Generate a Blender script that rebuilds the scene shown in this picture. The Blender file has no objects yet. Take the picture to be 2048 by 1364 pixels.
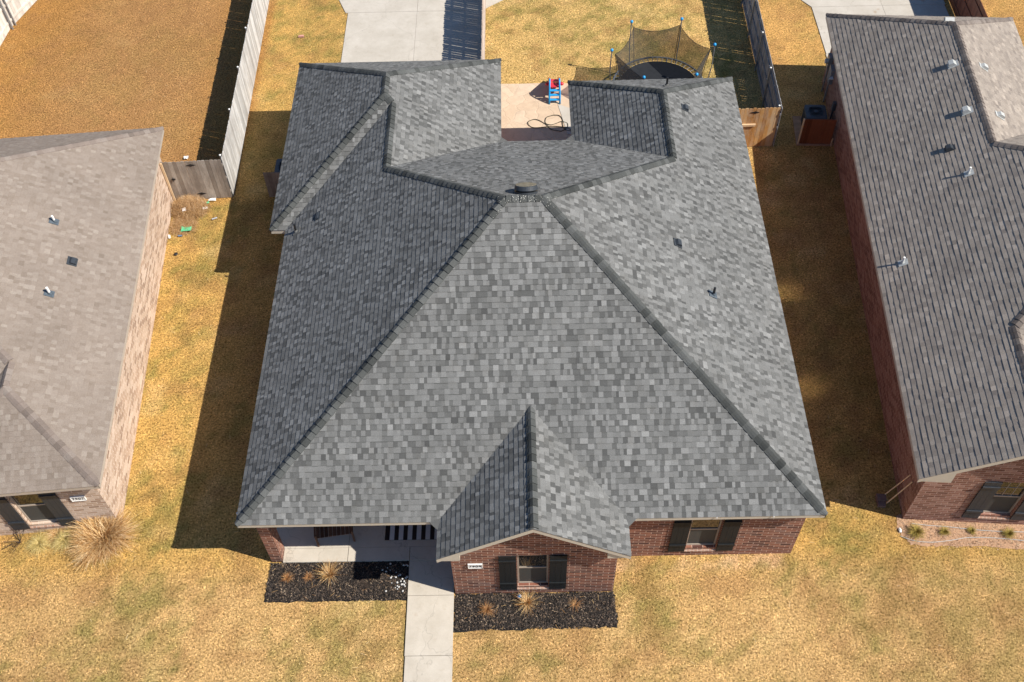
import bpy, math, random
import numpy as np
from mathutils import Vector, Matrix
random.seed(7); RNG = np.random.default_rng(11)
R = math.radians
sc = bpy.context.scene; COL = sc.collection

# ---------------------------------------------------------------- camera, sky, sun, exposure
SUN_TO = Vector((.905, -.285, 1.0)).normalized()
cd = bpy.data.cameras.new('camera'); cam = bpy.data.objects.new('camera', cd); COL.objects.link(cam); sc.camera = cam
cd.sensor_width = 36; cd.lens = 36*2059.84/2048; cd.clip_end = 2000; cd.clip_start = .5
_p, _y, _r = R(52.611), R(-.843), R(-1.771)
F_ = Vector((math.sin(_y)*math.cos(_p), math.cos(_y)*math.cos(_p), -math.sin(_p)))
R_ = F_.cross(Vector((0, 0, 1))).normalized(); U_ = R_.cross(F_)
R2 = R_*math.cos(_r)+U_*math.sin(_r); U2 = -R_*math.sin(_r)+U_*math.cos(_r)
m = Matrix((R2, U2, -F_)).transposed().to_4x4(); m.translation = Vector((7.16, -11.916, 25.65)); cam.matrix_world = m

w = bpy.data.worlds.new('World'); sc.world = w; w.use_nodes = True
wn = w.node_tree.nodes; bg = wn['Background']; sky = wn.new('ShaderNodeTexSky'); sky.sky_type = 'NISHITA'
sky.sun_disc = False; sky.sun_elevation = math.asin(SUN_TO.z); sky.sun_rotation = math.atan2(SUN_TO.x, SUN_TO.y)
sky.altitude = 900; sky.dust_density = .6; sky.ozone_density = 2.5
hs = wn.new('ShaderNodeHueSaturation'); hs.inputs['Saturation'].default_value = 1.12; w.node_tree.links.new(sky.outputs[0], hs.inputs['Color']); w.node_tree.links.new(hs.outputs[0], bg.inputs[0]); bg.inputs[1].default_value = .085
sd = bpy.data.lights.new('sun', 'SUN'); sd.energy = 5.0; sd.angle = R(.53); sd.color = (1, .94, .84)
so = bpy.data.objects.new('sun', sd); COL.objects.link(so); so.rotation_euler = SUN_TO.to_track_quat('Z', 'Y').to_euler()
so.location = (30, -10, 40)
sc.view_settings.view_transform = 'Standard'; sc.view_settings.look = 'None'; sc.view_settings.exposure = .52
sc.view_settings.gamma = 1
sc.cycles.blur_glossy = .05

# ---------------------------------------------------------------- helpers
class MB:
    def __init__(s): s.v = []; s.f = []; s.t = []; s.mi = []
    def poly(s, pts, t=.5, mi=0):
        i = len(s.v); s.v += [tuple(p) for p in pts]; s.f.append(tuple(range(i, i+len(pts)))); s.t.append(t); s.mi.append(mi)
    def box(s, x0, x1, y0, y1, z0, z1, t=.5, mi=0, M=None):
        P = [Vector((x, y, z)) for z in (z0, z1) for y in (y0, y1) for x in (x0, x1)]
        if M is not None: P = [M @ p for p in P]
        i = len(s.v); s.v += [tuple(p) for p in P]
        for f in ((0, 2, 3, 1), (4, 5, 7, 6), (0, 1, 5, 4), (2, 6, 7, 3), (0, 4, 6, 2), (1, 3, 7, 5)):
            s.f.append(tuple(i+k for k in f)); s.t.append(t); s.mi.append(mi)
    def prism(s, poly, vec, t=.5, mi=0):
        a = [Vector(p) for p in poly]; b = [p+Vector(vec) for p in a]; n = len(a)
        s.poly(a, t, mi); s.poly(list(reversed(b)), t, mi)
        for i in range(n): j = (i+1) % n; s.poly([a[j], a[i], b[i], b[j]], t, mi)
    def tube(s, pts, r, n=8, t=.5, mi=0, cap=True, closed=False):
        pts = [Vector(p) for p in pts]; rs = r if isinstance(r, (list, tuple)) else [r]*len(pts); rings = []
        N = len(pts); prev = None
        for k in range(N):
            if closed: d = pts[(k+1) % N]-pts[k-1]
            else: d = pts[min(k+1, N-1)]-pts[max(k-1, 0)]
            d.normalize()
            if prev is None:
                a = d.cross(Vector((0, 0, 1)));
                if a.length < 1e-3: a = d.cross(Vector((1, 0, 0)))
            else: a = prev-d*prev.dot(d)
            a.normalize(); prev = a; b = d.cross(a)
            i = len(s.v); rings.append(i)
            for q in range(n):
                an = 2*math.pi*q/n; s.v.append(tuple(pts[k]+(a*math.cos(an)+b*math.sin(an))*rs[k]))
        for k in range(N if closed else N-1):
            A, B = rings[k], rings[(k+1) % N]
            for q in range(n):
                q2 = (q+1) % n; s.f.append((A+q, A+q2, B+q2, B+q)); s.t.append(t); s.mi.append(mi)
        if cap and not closed:
            s.f.append(tuple(rings[0]+q for q in reversed(range(n)))); s.f.append(tuple(rings[-1]+q for q in range(n)))
            s.t += [t, t]; s.mi += [mi, mi]
    def lathe(s, c, prof, n=24, t=.5, mi=0):
        i = len(s.v); c = Vector(c)
        for (r, z) in prof:
            for q in range(n): an = 2*math.pi*q/n; s.v.append((c.x+r*math.cos(an), c.y+r*math.sin(an), c.z+z))
        for k in range(len(prof)-1):
            for q in range(n):
                q2 = (q+1) % n; s.f.append((i+k*n+q, i+k*n+q2, i+(k+1)*n+q2, i+(k+1)*n+q)); s.t.append(t); s.mi.append(mi)
    def strip(s, pts, w, side, t=.5):
        i = len(s.v); n = len(pts)
        for k, p in enumerate(pts):
            ww = w*(1-.85*k/(n-1))*.5; s.v.append(tuple(p-side*ww)); s.v.append(tuple(p+side*ww))
        for k in range(n-1): s.f.append((i+2*k, i+2*k+1, i+2*k+3, i+2*k+2)); s.t.append(t); s.mi.append(0)
    def build(s, name, mats, parent=None, smooth=False, label=None, kind=None):
        me = bpy.data.meshes.new(name); me.from_pydata(s.v, [], s.f)
        for mt in (mats if isinstance(mats, (list, tuple)) else [mats]): me.materials.append(mt)
        nf = len(s.f); me.polygons.foreach_set('material_index', s.mi)
        if smooth: me.polygons.foreach_set('use_smooth', [True]*nf)
        at = me.attributes.new('tint', 'FLOAT', 'FACE'); at.data.foreach_set('value', s.t)
        uv = me.uv_layers.new(name='UVMap'); co = np.array(s.v, dtype=np.float64)
        nl = len(me.loops); li = np.empty(nl, int); me.loops.foreach_get('vertex_index', li)
        nor = np.empty(nf*3); me.polygons.foreach_get('normal', nor); nor = nor.reshape(-1, 3)
        lt = np.empty(nf, int); me.polygons.foreach_get('loop_total', lt); ln = np.repeat(nor, lt, axis=0); lc = co[li]
        tx = np.stack([-ln[:, 1], ln[:, 0], np.zeros(nl)], 1); L = np.linalg.norm(tx, axis=1); flat = L < .05
        tx[flat] = (1, 0, 0); tx[~flat] /= L[~flat, None]; vy = np.cross(ln, tx)
        out = np.stack([(lc*tx).sum(1), (lc*vy).sum(1)], 1).astype(np.float32); uv.data.foreach_set('uv', out.ravel())
        o = bpy.data.objects.new(name, me); COL.objects.link(o)
        if parent is not None: o.parent = parent
        if label: o['label'] = label
        if kind: o['kind'] = kind
        return o
def tag(o, label, cat, group=None):
    o['label'] = label; o['category'] = cat
    if group: o['group'] = group
    return o
def thing(name, label, cat, loc=(0, 0, 0), rz=0, group=None):
    o = bpy.data.objects.new(name, None); COL.objects.link(o); o.location = loc; o.rotation_euler = (0, 0, rz)
    o.empty_display_size = .3
    return tag(o, label, cat, group)
def copy_tree(o, parent=None):
    c = o.copy(); COL.objects.link(c)
    if parent is not None: c.parent = parent
    for ch in [x for x in bpy.data.objects if x.parent == o]: copy_tree(ch, c)
    return c
def V(*a): return Vector(a)

# ---------------------------------------------------------------- materials
def mat(name, rough=.8, base=(.5, .5, .5), metal=0, spec=.3):
    m = bpy.data.materials.new(name); m.use_nodes = True; b = m.node_tree.nodes['Principled BSDF']
    b.inputs['Base Color'].default_value = (*base, 1); b.inputs['Roughness'].default_value = rough
    b.inputs['Metallic'].default_value = metal; b.inputs['Specular IOR Level'].default_value = spec
    return m
class NT:
    def __init__(s, m): s.m = m; s.t = m.node_tree; s.b = s.t.nodes['Principled BSDF']
    def n(s, ty, **k):
        x = s.t.nodes.new(ty)
        for a, v in k.items(): setattr(x, a, v)
        return x
    def l(s, a, b): s.t.links.new(a, b)
    def noise(s, scale, detail=4, rough=.6, vec=None, sc3=None):
        x = s.n('ShaderNodeTexNoise'); x.inputs['Scale'].default_value = scale; x.inputs['Detail'].default_value = detail; x.inputs['Roughness'].default_value = rough
        if sc3 is not None:
            mp = s.n('ShaderNodeMapping'); mp.inputs['Scale'].default_value = sc3; s.l(vec or s.co(), mp.inputs[0]); s.l(mp.outputs[0], x.inputs['Vector'])
        else: s.l(vec or s.co(), x.inputs['Vector'])
        return x.outputs['Fac']
    def co(s):
        if not hasattr(s, '_c'): s._c = s.n('ShaderNodeTexCoord')
        return s._c.outputs['Object']
    def uv(s): s.co(); return s._c.outputs['UV']
    def ramp(s, fac, stops, interp='LINEAR'):
        r = s.n('ShaderNodeValToRGB'); r.color_ramp.interpolation = interp; e = r.color_ramp.elements
        while len(e) < len(stops): e.new(.5)
        for q, (p, c) in zip(e, stops): q.position = p; q.color = (*c, 1) if len(c) == 3 else c
        s.l(fac, r.inputs[0]); return r.outputs[0]
    def mix(s, fac, a, b, mode='MIX'):
        x = s.n('ShaderNodeMix', data_type='RGBA', blend_type=mode)
        for inp, val in ((x.inputs[0], fac), (x.inputs[6], a), (x.inputs[7], b)):
            if hasattr(val, 'is_linked'): s.l(val, inp)
            elif isinstance(val, tuple): inp.default_value = (*val, 1)
            else: inp.default_value = val
        return x.outputs[2]
    def math(s, op, a, b=0.0, clamp=False):
        x = s.n('ShaderNodeMath', operation=op); x.use_clamp = clamp
        for i, val in enumerate((a, b)):
            if hasattr(val, 'is_linked'): s.l(val, x.inputs[i])
            else: x.inputs[i].default_value = val
        return x.outputs[0]
    def attr(s, name='tint', out='Fac'):
        a = s.n('ShaderNodeAttribute'); a.attribute_name = name; return a.outputs[out]
    def color(s, c): s.l(c, s.b.inputs['Base Color'])
    def bump(s, h, dist=.01, st=1.0):
        b = s.n('ShaderNodeBump'); b.inputs['Distance'].default_value = dist; b.inputs['Strength'].default_value = st
        s.l(h, b.inputs['Height']); s.l(b.outputs[0], s.b.inputs['Normal'])

def shingle_mat(name, stops, stain=(.9, 1.08), speck=None):
    m = mat(name, .93, spec=.15); k = NT(m); c = k.ramp(k.attr(), stops)
    g = k.ramp(k.noise(230, 2, .9), [(.3, (.62,)*3), (.7, (1.38,)*3)]); c = k.mix(.75, c, g, 'MULTIPLY'); c = k.mix(.6, c, k.ramp(k.noise(38, 3, .8), [(.3, (.72,)*3), (.7, (1.28,)*3)]), 'MULTIPLY')
    bigv = k.ramp(k.noise(.45, 4, .6), [(.3, (stain[0],)*3), (.7, (stain[1],)*3)]); c = k.mix(1.0, c, bigv, 'MULTIPLY')
    st = k.ramp(k.noise(1.2, 5, .65, sc3=(3, 3, .7)), [(.52, (1, 1, 1)), (.75, (.87, .84, .8))]); c = k.mix(.6, c, st, 'MULTIPLY')
    if speck:
        vn = k.n('ShaderNodeTexVoronoi'); vn.inputs['Scale'].default_value = 30; k.l(k.co(), vn.inputs['Vector'])
        sp = k.ramp(vn.outputs['Distance'], [(.0, (1, 1, 1)), (.21, (1, 1, 1)), (.26, (0, 0, 0))])
        gm = k.n('ShaderNodeVectorMath', operation='DISTANCE'); k.l(k.co(), gm.inputs[0]); gm.inputs[1].default_value = speck
        near = k.ramp(k.math('MULTIPLY', gm.outputs['Value'], 1/3.4), [(0, (1, 1, 1)), (1, (0, 0, 0))])
        pick = k.ramp(k.math('MULTIPLY', k.noise(9, 3, .8), near), [(.42, (0, 0, 0)), (.50, (1, 1, 1))])
        c = k.mix(k.math('MULTIPLY', sp, pick), c, (.75, .74, .68))
    k.color(c); k.bump(k.noise(150, 3, .8), .004, .8)
    return m
SH_MAIN = shingle_mat('charcoal_shingle', [(0, (.072, .073, .072)), (.3, (.100, .101, .099)), (.55, (.146, .147, .144)), (.8, (.180, .181, .178)), (1, (.225, .226, .222))])
CAP_MAIN = shingle_mat('charcoal_ridge_shingle', [(0, (.040, .043, .042)), (.5, (.070, .074, .072)), (1, (.105, .109, .107))], speck=(7.3, 6.82, 7.13))
SH_LEFT = shingle_mat('tan_shingle', [(0, (.185, .15, .123)), (.35, (.22, .18, .150)), (.7, (.242, .202, .171)), (1, (.28, .24, .205))])
CAP_LEFT = shingle_mat('tan_ridge_shingle', [(0, (.15, .122, .105)), (.5, (.20, .162, .14)), (1, (.24, .205, .18))])
SH_RIGHT = shingle_mat('weathered_brown_shingle', [(0, (.195, .168, .148)), (.4, (.255, .220, .190)), (.7, (.295, .256, .220)), (1, (.36, .31, .265))])
CAP_RIGHT = shingle_mat('brown_ridge_shingle', [(0, (.11, .093, .085)), (.5, (.16, .135, .12)), (1, (.21, .18, .16))])

def brick_mat(name, stops, mortar, dirt=.3, soldier=False):
    m = mat(name, .9, spec=.2); k = NT(m); vec = k.uv()
    if soldier:
        mp = k.n('ShaderNodeMapping'); mp.inputs['Rotation'].default_value = (0, 0, R(90)); k.l(vec, mp.inputs[0]); vec = mp.outputs[0]
    b = k.n('ShaderNodeTexBrick'); k.l(vec, b.inputs['Vector'])
    for nm, v_ in (('Scale', 1), ('Mortar Size', .009), ('Mortar Smooth', .15), ('Bias', 0), ('Brick Width', .29), ('Row Height', .098)): b.inputs[nm].default_value = v_
    b.inputs['Color1'].default_value = (0, 0, 0, 1); b.inputs['Color2'].default_value = (1, 1, 1, 1); b.inputs['Mortar'].default_value = (.5, .5, .5, 1)
    c = k.ramp(b.outputs['Color'], stops)
    c = k.mix(.5, c, k.ramp(k.noise(45, 4, .7), [(.3, (.55,)*3), (.7, (1.4,)*3)]), 'MULTIPLY')
    c = k.mix(b.outputs['Fac'], c, mortar)
    c = k.mix(dirt, c, k.ramp(k.noise(1.3, 5, .65), [(.35, (.7, .68, .65)), (.65, (1.2, 1.2, 1.2))]), 'MULTIPLY')
    k.color(c); h = k.math('SUBTRACT', 1.0, b.outputs['Fac']); h = k.math('ADD', h, k.math('MULTIPLY', k.noise(90, 3), .4)); k.bump(h, .006, .9)
    return m
BR_MAIN = brick_mat('red_brick', [(0, (.075, .036, .03)), (.25, (.15, .06, .042)), (.5, (.215, .085, .055)), (.75, (.26, .11, .07)), (1, (.17, .10, .085))], (.52, .36, .28))
BR_SILL = brick_mat('rowlock_brick', [(0, (.30, .17, .12)), (.5, (.38, .23, .17)), (1, (.45, .30, .23))], (.5, .40, .33), soldier=True)
BR_LEFT = brick_mat('tan_brick', [(0, (.26, .17, .12)), (.3, (.42, .29, .21)), (.6, (.50, .37, .28)), (1, (.60, .47, .38))], (.68, .57, .48))
BR_RIGHT = brick_mat('dark_red_brick', [(0, (.15, .07, .05)), (.4, (.24, .118, .085)), (.7, (.30, .155, .115)), (1, (.35, .21, .165))], (.46, .31, .25))

def plain(name, col, rough=.6, var=.25, scale=12, metal=0, spec=.35, bump=0, sc3=None):
    m = mat(name, rough, col, metal, spec); k = NT(m)
    f = k.noise(scale, 5, .65, sc3=sc3)
    c = k.mix(1.0, tuple(col), k.ramp(f, [(.3, (1-var,)*3), (.7, (1+var,)*3)]), 'MULTIPLY'); k.color(c)
    if bump: k.bump(k.noise(scale*3, 4), bump, .7)
    return m
TRIM = plain('beige_trim_paint', (.52, .47, .39), .55, .06, 6)
TRIM_L = plain('tan_trim_paint', (.42, .36, .30), .55, .08, 6)
SHUT = plain('black_shutter_paint', (.015, .017, .019), .6, .15, 25, spec=.15, sc3=(1, 1, .1))
SHUT_B = plain('slate_shutter_paint', (.026, .031, .040), .5, .15, 25, spec=.35)
FRAME = plain('taupe_window_frame', (.34, .29, .24), .5, .05)
GLASS = mat('window_glass', .04, (.016, .017, .018), spec=.9)
GLASS_C = mat('coated_reflective_glass', .13, (.85, .85, .80), metal=1.0)
SCREEN = plain('window_screen', (.055, .055, .052), .7, .1, 60)
BLIND = plain('window_blind', (.32, .29, .24), .6, .1)
WHITE = plain('white_paint', (.72, .71, .69), .5, .08); BLACK = plain('black_metal', (.018, .018, .02), .45, .2)
PVC = plain('white_plastic_pipe', (.78, .77, .74), .4, .06); LEAD = plain('blue_grey_flashing', (.075, .095, .115), .6, .3, 14)
GALV = plain('galvanised_steel', (.30, .32, .34), .42, .2, 20, metal=.5); VENTG = plain('pale_grey_vent_paint', (.42, .43, .42), .55, .12, 20)
VENTB = plain('dark_vent_paint', (.036, .042, .05), .5, .3, 20); VENTO = plain('weathered_olive_metal', (.16, .145, .11), .55, .3, 9)
BLUEP = plain('bright_blue_plastic', (.02, .30, .66), .4, .08); REDP = plain('red_plastic', (.55, .035, .05), .4, .1)
ACM = plain('dark_slate_metal', (.075, .088, .10), .5, .15, 10); ACD = plain('black_grille', (.008, .009, .011), .5, .1)
HOSE = plain('dark_green_rubber', (.05, .05, .035), .5, .2, 30); MAT_ = plain('black_trampoline_mat', (.018, .02, .024), .6, .2, 6)
NET = mat('trampoline_net', .8, (.045, .046, .05)); _k = NT(NET)
_tr = _k.n('ShaderNodeBsdfTransparent'); _mx = _k.n('ShaderNodeMixShader'); _mx.inputs[0].default_value = .68
_k.l(_tr.outputs[0], _mx.inputs[1]); _k.l(_k.b.outputs[0], _mx.inputs[2]); _k.l(_mx.outputs[0], _k.t.nodes['Material Output'].inputs[0])

def wood_mat(name, dark, mid, lite, grey=None, greyf=.0, grain=1.0, rough=.85, spec=.2):
    m = mat(name, rough, mid, spec=spec); k = NT(m)
    c = k.ramp(k.attr(), [(0, dark), (.5, mid), (1, lite)])
    c = k.mix(.55*grain, c, k.ramp(k.noise(9, 6, .7, sc3=(7, 7, .5)), [(.3, (.45,)*3), (.68, (1.45,)*3)]), 'MULTIPLY')
    c = k.mix(.5, c, k.ramp(k.noise(1.1, 4, .6), [(.35, (.75,)*3), (.65, (1.2,)*3)]), 'MULTIPLY')
    if grey: c = k.mix(k.math('MULTIPLY', k.ramp(k.noise(2.2, 5, .7, sc3=(2, 2, .6)), [(.4, (0, 0, 0)), (.65, (1, 1, 1))]), greyf), c, grey)
    k.color(c); k.bump(k.noise(14, 5, .7, sc3=(8, 8, .6)), .004, .8)
    return m
W_GREY = wood_mat('weathered_grey_wood', (.36, .35, .335), (.50, .49, .475), (.62, .61, .59), (.30, .26, .22), .4, .8)
W_BROWN = wood_mat('weathered_brown_wood', (.13, .105, .085), (.22, .18, .15), (.32, .275, .235), (.10, .075, .055), .5)
W_GATE = wood_mat('bleached_brown_wood', (.22, .185, .155), (.33, .285, .245), (.43, .385, .34), (.16, .125, .10), .5)
W_GOLD = wood_mat('golden_cedar_wood', (.33, .15, .045), (.50, .26, .085), (.60, .37, .16), (.50, .41, .31), .6)
W_RED = wood_mat('red_stained_wood', (.13, .034, .014), (.21, .062, .026), (.28, .095, .045), rough=.4, spec=.5)
W_SLATE = wood_mat('slate_weathered_wood', (.20, .20, .21), (.30, .30, .31), (.40, .40, .40), (.15, .14, .14), .4)
W_PALE = wood_mat('pale_bleached_wood', (.46, .42, .37), (.60, .56, .50), (.70, .66, .60), (.42, .36, .30), .4, .5)
W_TAN = wood_mat('pinkish_weathered_wood', (.30, .24, .20), (.42, .34, .285), (.50, .42, .36))
W_LUM = wood_mat('fresh_lumber', (.55, .38, .22), (.66, .48, .30), (.74, .57, .38))
W_DARK = wood_mat('dark_stained_wood', (.045, .022, .014), (.085, .042, .027), (.13, .07, .045))

def concrete_mat(name, col, var=.14):
    m = mat(name, .85, col, spec=.25); k = NT(m)
    c = k.mix(1.0, col, k.ramp(k.noise(1.1, 6, .7), [(.3, (1-var, 1-var*1.1, 1-var*1.3)), (.7, (1+var*.6,)*3)]), 'MULTIPLY')
    c = k.mix(.5, c, k.ramp(k.noise(120, 3, .8), [(.3, (.78,)*3), (.7, (1.18,)*3)]), 'MULTIPLY')
    c = k.mix(.55, c, k.ramp(k.noise(4.5, 6, .75), [(.56, (1, 1, 1)), (.72, (.80, .76, .70))]), 'MULTIPLY')
    vs = k.n('ShaderNodeTexVoronoi'); vs.inputs['Scale'].default_value = .75; k.l(k.co(), vs.inputs['Vector']); sp = k.math('ADD', vs.outputs['Distance'], k.math('MULTIPLY', k.noise(9, 3), .08))
    c = k.mix(k.ramp(sp, [(.07, (.55,)*3), (.115, (0, 0, 0))]), c, (.30, .20, .12))
    cr = k.n('ShaderNodeTexVoronoi', feature='DISTANCE_TO_EDGE'); cr.inputs['Scale'].default_value = .33; ad = k.n('ShaderNodeVectorMath', operation='ADD'); k.l(k.co(), ad.inputs[0]); nz_ = k.n('ShaderNodeTexNoise'); nz_.inputs['Scale'].default_value = 1.6; nz_.inputs['Detail'].default_value = 6; k.l(k.co(), nz_.inputs['Vector']); k.l(nz_.outputs['Color'], ad.inputs[1]); k.l(ad.outputs[0], cr.inputs['Vector'])
    c = k.mix(k.ramp(cr.outputs['Distance'], [(0, (.45,)*3), (.004, (0, 0, 0))]), c, (.20, .18, .15))
    k.color(c); k.bump(k.noise(60, 4), .003, .6); return m
CONC = concrete_mat('concrete', (.47, .435, .385))
CONC2 = concrete_mat('walk_concrete', (.50, .455, .39))
m = mat('stamped_tan_patio', .85, spec=.25); k = NT(m); FLAG = m
vn = k.n('ShaderNodeTexVoronoi', feature='DISTANCE_TO_EDGE'); vn.inputs['Scale'].default_value = 1.7
wz = k.n('ShaderNodeVectorMath', operation='ADD'); nz = k.n('ShaderNodeTexNoise'); nz.inputs['Scale'].default_value = 2.2; k.l(k.co(), nz.inputs['Vector'])
sc_ = k.n('ShaderNodeVectorMath', operation='SCALE'); sc_.inputs['Scale'].default_value = .35; k.l(nz.outputs['Color'], sc_.inputs[0])
k.l(k.co(), wz.inputs[0]); k.l(sc_.outputs[0], wz.inputs[1]); k.l(wz.outputs[0], vn.inputs['Vector'])
cell = k.n('ShaderNodeTexVoronoi'); cell.inputs['Scale'].default_value = 1.7; k.l(wz.outputs[0], cell.inputs['Vector'])
sx_ = k.n('ShaderNodeSeparateColor'); k.l(cell.outputs['Color'], sx_.inputs[0]); c = k.ramp(sx_.outputs[0], [(0, (.535, .405, .29)), (.5, (.55, .425, .31)), (1, (.575, .45, .335))]); c = k.mix(.6, c, k.ramp(k.noise(3, 6, .7), [(.3, (.78,)*3), (.7, (1.15,)*3)]), 'MULTIPLY')
c = k.mix(k.math('MULTIPLY', k.ramp(vn.outputs['Distance'], [(0, (.6,)*3), (.020, (0,)*3)]), k.ramp(k.noise(2.5, 3), [(.42, (0, 0, 0)), (.6, (1, 1, 1))])), c, (.36, .27, .20)); k.color(c)
k.bump(k.ramp(vn.outputs['Distance'], [(0, (0,)*3), (.05, (1,)*3)]), .008, .8)

# ---------------------------------------------------------------- value noise for ground colouring
def vnoise(x, y, s, seed=0, oct=4):
    x = np.asarray(x, float)/s+seed*17.3; y = np.asarray(y, float)/s+seed*9.1; out = 0; amp = 1; tot = 0
    for o in range(oct):
        xi = np.floor(x).astype(np.int64); yi = np.floor(y).astype(np.int64); fx = x-xi; fy = y-yi
        fx = fx*fx*(3-2*fx); fy = fy*fy*(3-2*fy)
        def h(a, b):
            n = (a*374761393+b*668265263+(seed+o)*974634777) & 0x7fffffff; n = ((n ^ (n >> 13))*1274126177) & 0x7fffffff; return ((n ^ (n >> 16)) & 0xffff)/65535.
        v = (h(xi, yi)*(1-fx)+h(xi+1, yi)*fx)*(1-fy)+(h(xi, yi+1)*(1-fx)+h(xi+1, yi+1)*fx)*fy
        out = out+v*amp; tot += amp; amp *= .5; x = x*2+5.1; y = y*2+3.7
    return out/tot
def sstep(a, b, x): t = np.clip((x-a)/(b-a), 0, 1); return t*t*(3-2*t)
def lawn_colour(x, y):
    """linear colour of the dormant turf: each yard was seeded and watered differently"""
    x = np.asarray(x, float); y = np.asarray(y, float)
    C = lambda r, g, b: np.array([r, g, b])[None, :]
    n1 = vnoise(x, y, 2.6, 1); n2 = vnoise(x, y, .5, 2); n3 = vnoise(x, y, 6, 3); n4 = vnoise(x, y, 1.1, 5)
    base = C(.47, .315, .118)*np.ones((len(x), 1))                                   # side yards
    def blend(b, c, w): return b*(1-w[:, None])+c*w[:, None]
    front = sstep(.6, -.6, y+.3*(n4-.5)); base = blend(base, C(.485, .335, .165), front)
    lb = sstep(-2.7, -3.0, x)*sstep(13.6, 14.6, y); base = blend(base, C(.335, .190, .070), lb)
    lb2 = lb*sstep(.40, .62, n3)*sstep(-13.5, -9, x)*sstep(-3.5, -6, x); base = blend(base, C(.33, .197, .092), lb2)
    bk = sstep(5.8, 6.1, x)*sstep(16.6, 16.3, x)*sstep(15, 16, y); base = blend(base, C(.50, .365, .165), bk)
    rs = sstep(16.4, 16.7, x); base = blend(base, C(.46, .295, .12), rs*sstep(8, 14, y))
    foot = sstep(.36, .18, np.abs(y-.12))*sstep(9.3, 9.5, x)*sstep(14.6, 14.3, x)*sstep(.3, .5, n4); base = blend(base, C(.56, .40, .27), foot*.8)
    olive = sstep(.44, .68, n1*.35+n2*.35+vnoise(x, y, .17, 12, 3)*.3)*(1-lb*.8)*(1-rs*.4); base = blend(base, C(.185, .18, .06), olive*.78)
    straw = sstep(.56, .76, n4*.5+vnoise(x, y, .9, 8)*.5); base = blend(base, C(.60, .45, .24), straw*.4*(1-lb*.6))
    brown = sstep(.50, .72, vnoise(x, y, .6, 9)); base = blend(base, C(.27, .155, .075), brown*.4)
    base = base*(.86+.30*vnoise(x, y, .14, 15, 2))[:, None]
    return base*(.86+.28*n3[:, None])*np.array([[1.86, 1.72, 1.55]])

m = mat('dormant_turf_soil', .95, spec=.1); GROUND = m; k = NT(m)
c = k.mix(1.0, k.attr('gcol', 'Color'), k.ramp(k.noise(16, 6, .85), [(.38, (.10, .09, .06)), (.52, (.72, .70, .64)), (.7, (1.1,)*3)]), 'MULTIPLY')
k.color(c); k.bump(k.noise(18, 6, .85), .05, .9)
m = mat('dry_grass_blade', .8, spec=.15); BLADE = m; k = NT(m); gi = k.n('ShaderNodeNewGeometry')
tw = k.ramp(gi.outputs['Random Per Island'], [(0, (.12, .11, .05)), (.16, (.32, .32, .19)), (.28, (.76, .75, .60)), (.6, (1.0, .97, .92)), (1, (1.22, 1.19, 1.16))])
k.color(k.mix(1.0, k.attr('gcol', 'Color'), tw, 'MULTIPLY'))
def blade_mat(name, stops):
    m = mat(name, .8, spec=.15); k = NT(m); gi = k.n('ShaderNodeNewGeometry'); k.color(k.ramp(gi.outputs['Random Per Island'], stops)); return m
DRY = blade_mat('dry_ornamental_grass', [(0, (.20, .09, .03)), (.25, (.42, .22, .08)), (.6, (.68, .43, .18)), (.85, (.80, .58, .30)), (1, (.9, .72, .46))])
DRY2 = blade_mat('rusty_dry_stalks', [(0, (.20, .085, .03)), (.5, (.42, .20, .08)), (1, (.58, .36, .17))])
TUMB = blade_mat('tangled_tumbleweed', [(0, (.26, .14, .06)), (.5, (.48, .29, .13)), (1, (.64, .46, .28))])
PALEG = blade_mat('pale_green_grass', [(0, (.30, .23, .07)), (.5, (.62, .48, .17)), (1, (.80, .66, .32))])
YEL = blade_mat('yellow_green_leaves', [(0, (.10, .09, .02)), (.5, (.34, .26, .06)), (1, (.52, .38, .11))])
TWIG = blade_mat('dark_bare_twigs', [(0, (.03, .022, .018)), (1, (.10, .075, .06))])
MULCH = blade_mat('black_mulch_chips', [(0, (.010, .009, .009)), (.5, (.036, .031, .028)), (.85, (.095, .072, .058)), (.95, (.20, .14, .095)), (1, (.36, .28, .20))])
MULCHG = plain('black_mulch_soil', (.014, .0135, .013), .95, .6, 40, bump=.03)
GRAV = plain('pink_decomposed_granite', (.46, .28, .17), .95, .3, 35, bump=.01)

# ---------------------------------------------------------------- the ground and its sheets
xs = np.arange(-17, 32.01, .2); ys = np.arange(-6, 34.01, .2)
XX, YY = np.meshgrid(xs, ys); nx, ny = len(xs), len(ys)
verts = [(float(a), float(b), 0.) for a, b in zip(XX.ravel(), YY.ravel())]
faces = [(j*nx+i, j*nx+i+1, (j+1)*nx+i+1, (j+1)*nx+i) for j in range(ny-1) for i in range(nx-1)]
o4 = len(verts); verts += [(-600, -600, 0.), (600, -600, 0.), (600, 600, 0.), (-600, 600, 0.)]
bl, br, tr, tl = 0, nx-1, ny*nx-1, (ny-1)*nx
faces += [tuple([o4, o4+1]+[br-i for i in range(nx)]), tuple([o4+1, o4+2]+[tr-j*nx for j in range(ny)]),
          tuple([o4+2, o4+3]+[tl+i for i in range(nx)]), tuple([o4+3, o4]+[bl+j*nx for j in range(ny)])]
gm = bpy.data.meshes.new('ground'); gm.from_pydata(verts, [], faces); gm.materials.append(GROUND)
gc = lawn_colour(np.array([v[0] for v in verts]), np.array([v[1] for v in verts]))*.85
at = gm.attributes.new('gcol', 'FLOAT_COLOR', 'POINT'); at.data.foreach_set('color', np.concatenate([gc, np.ones((len(gc), 1))], 1).astype(np.float32).ravel())
go = bpy.data.objects.new('ground', gm); COL.objects.link(go); go['kind'] = 'structure'

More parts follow.
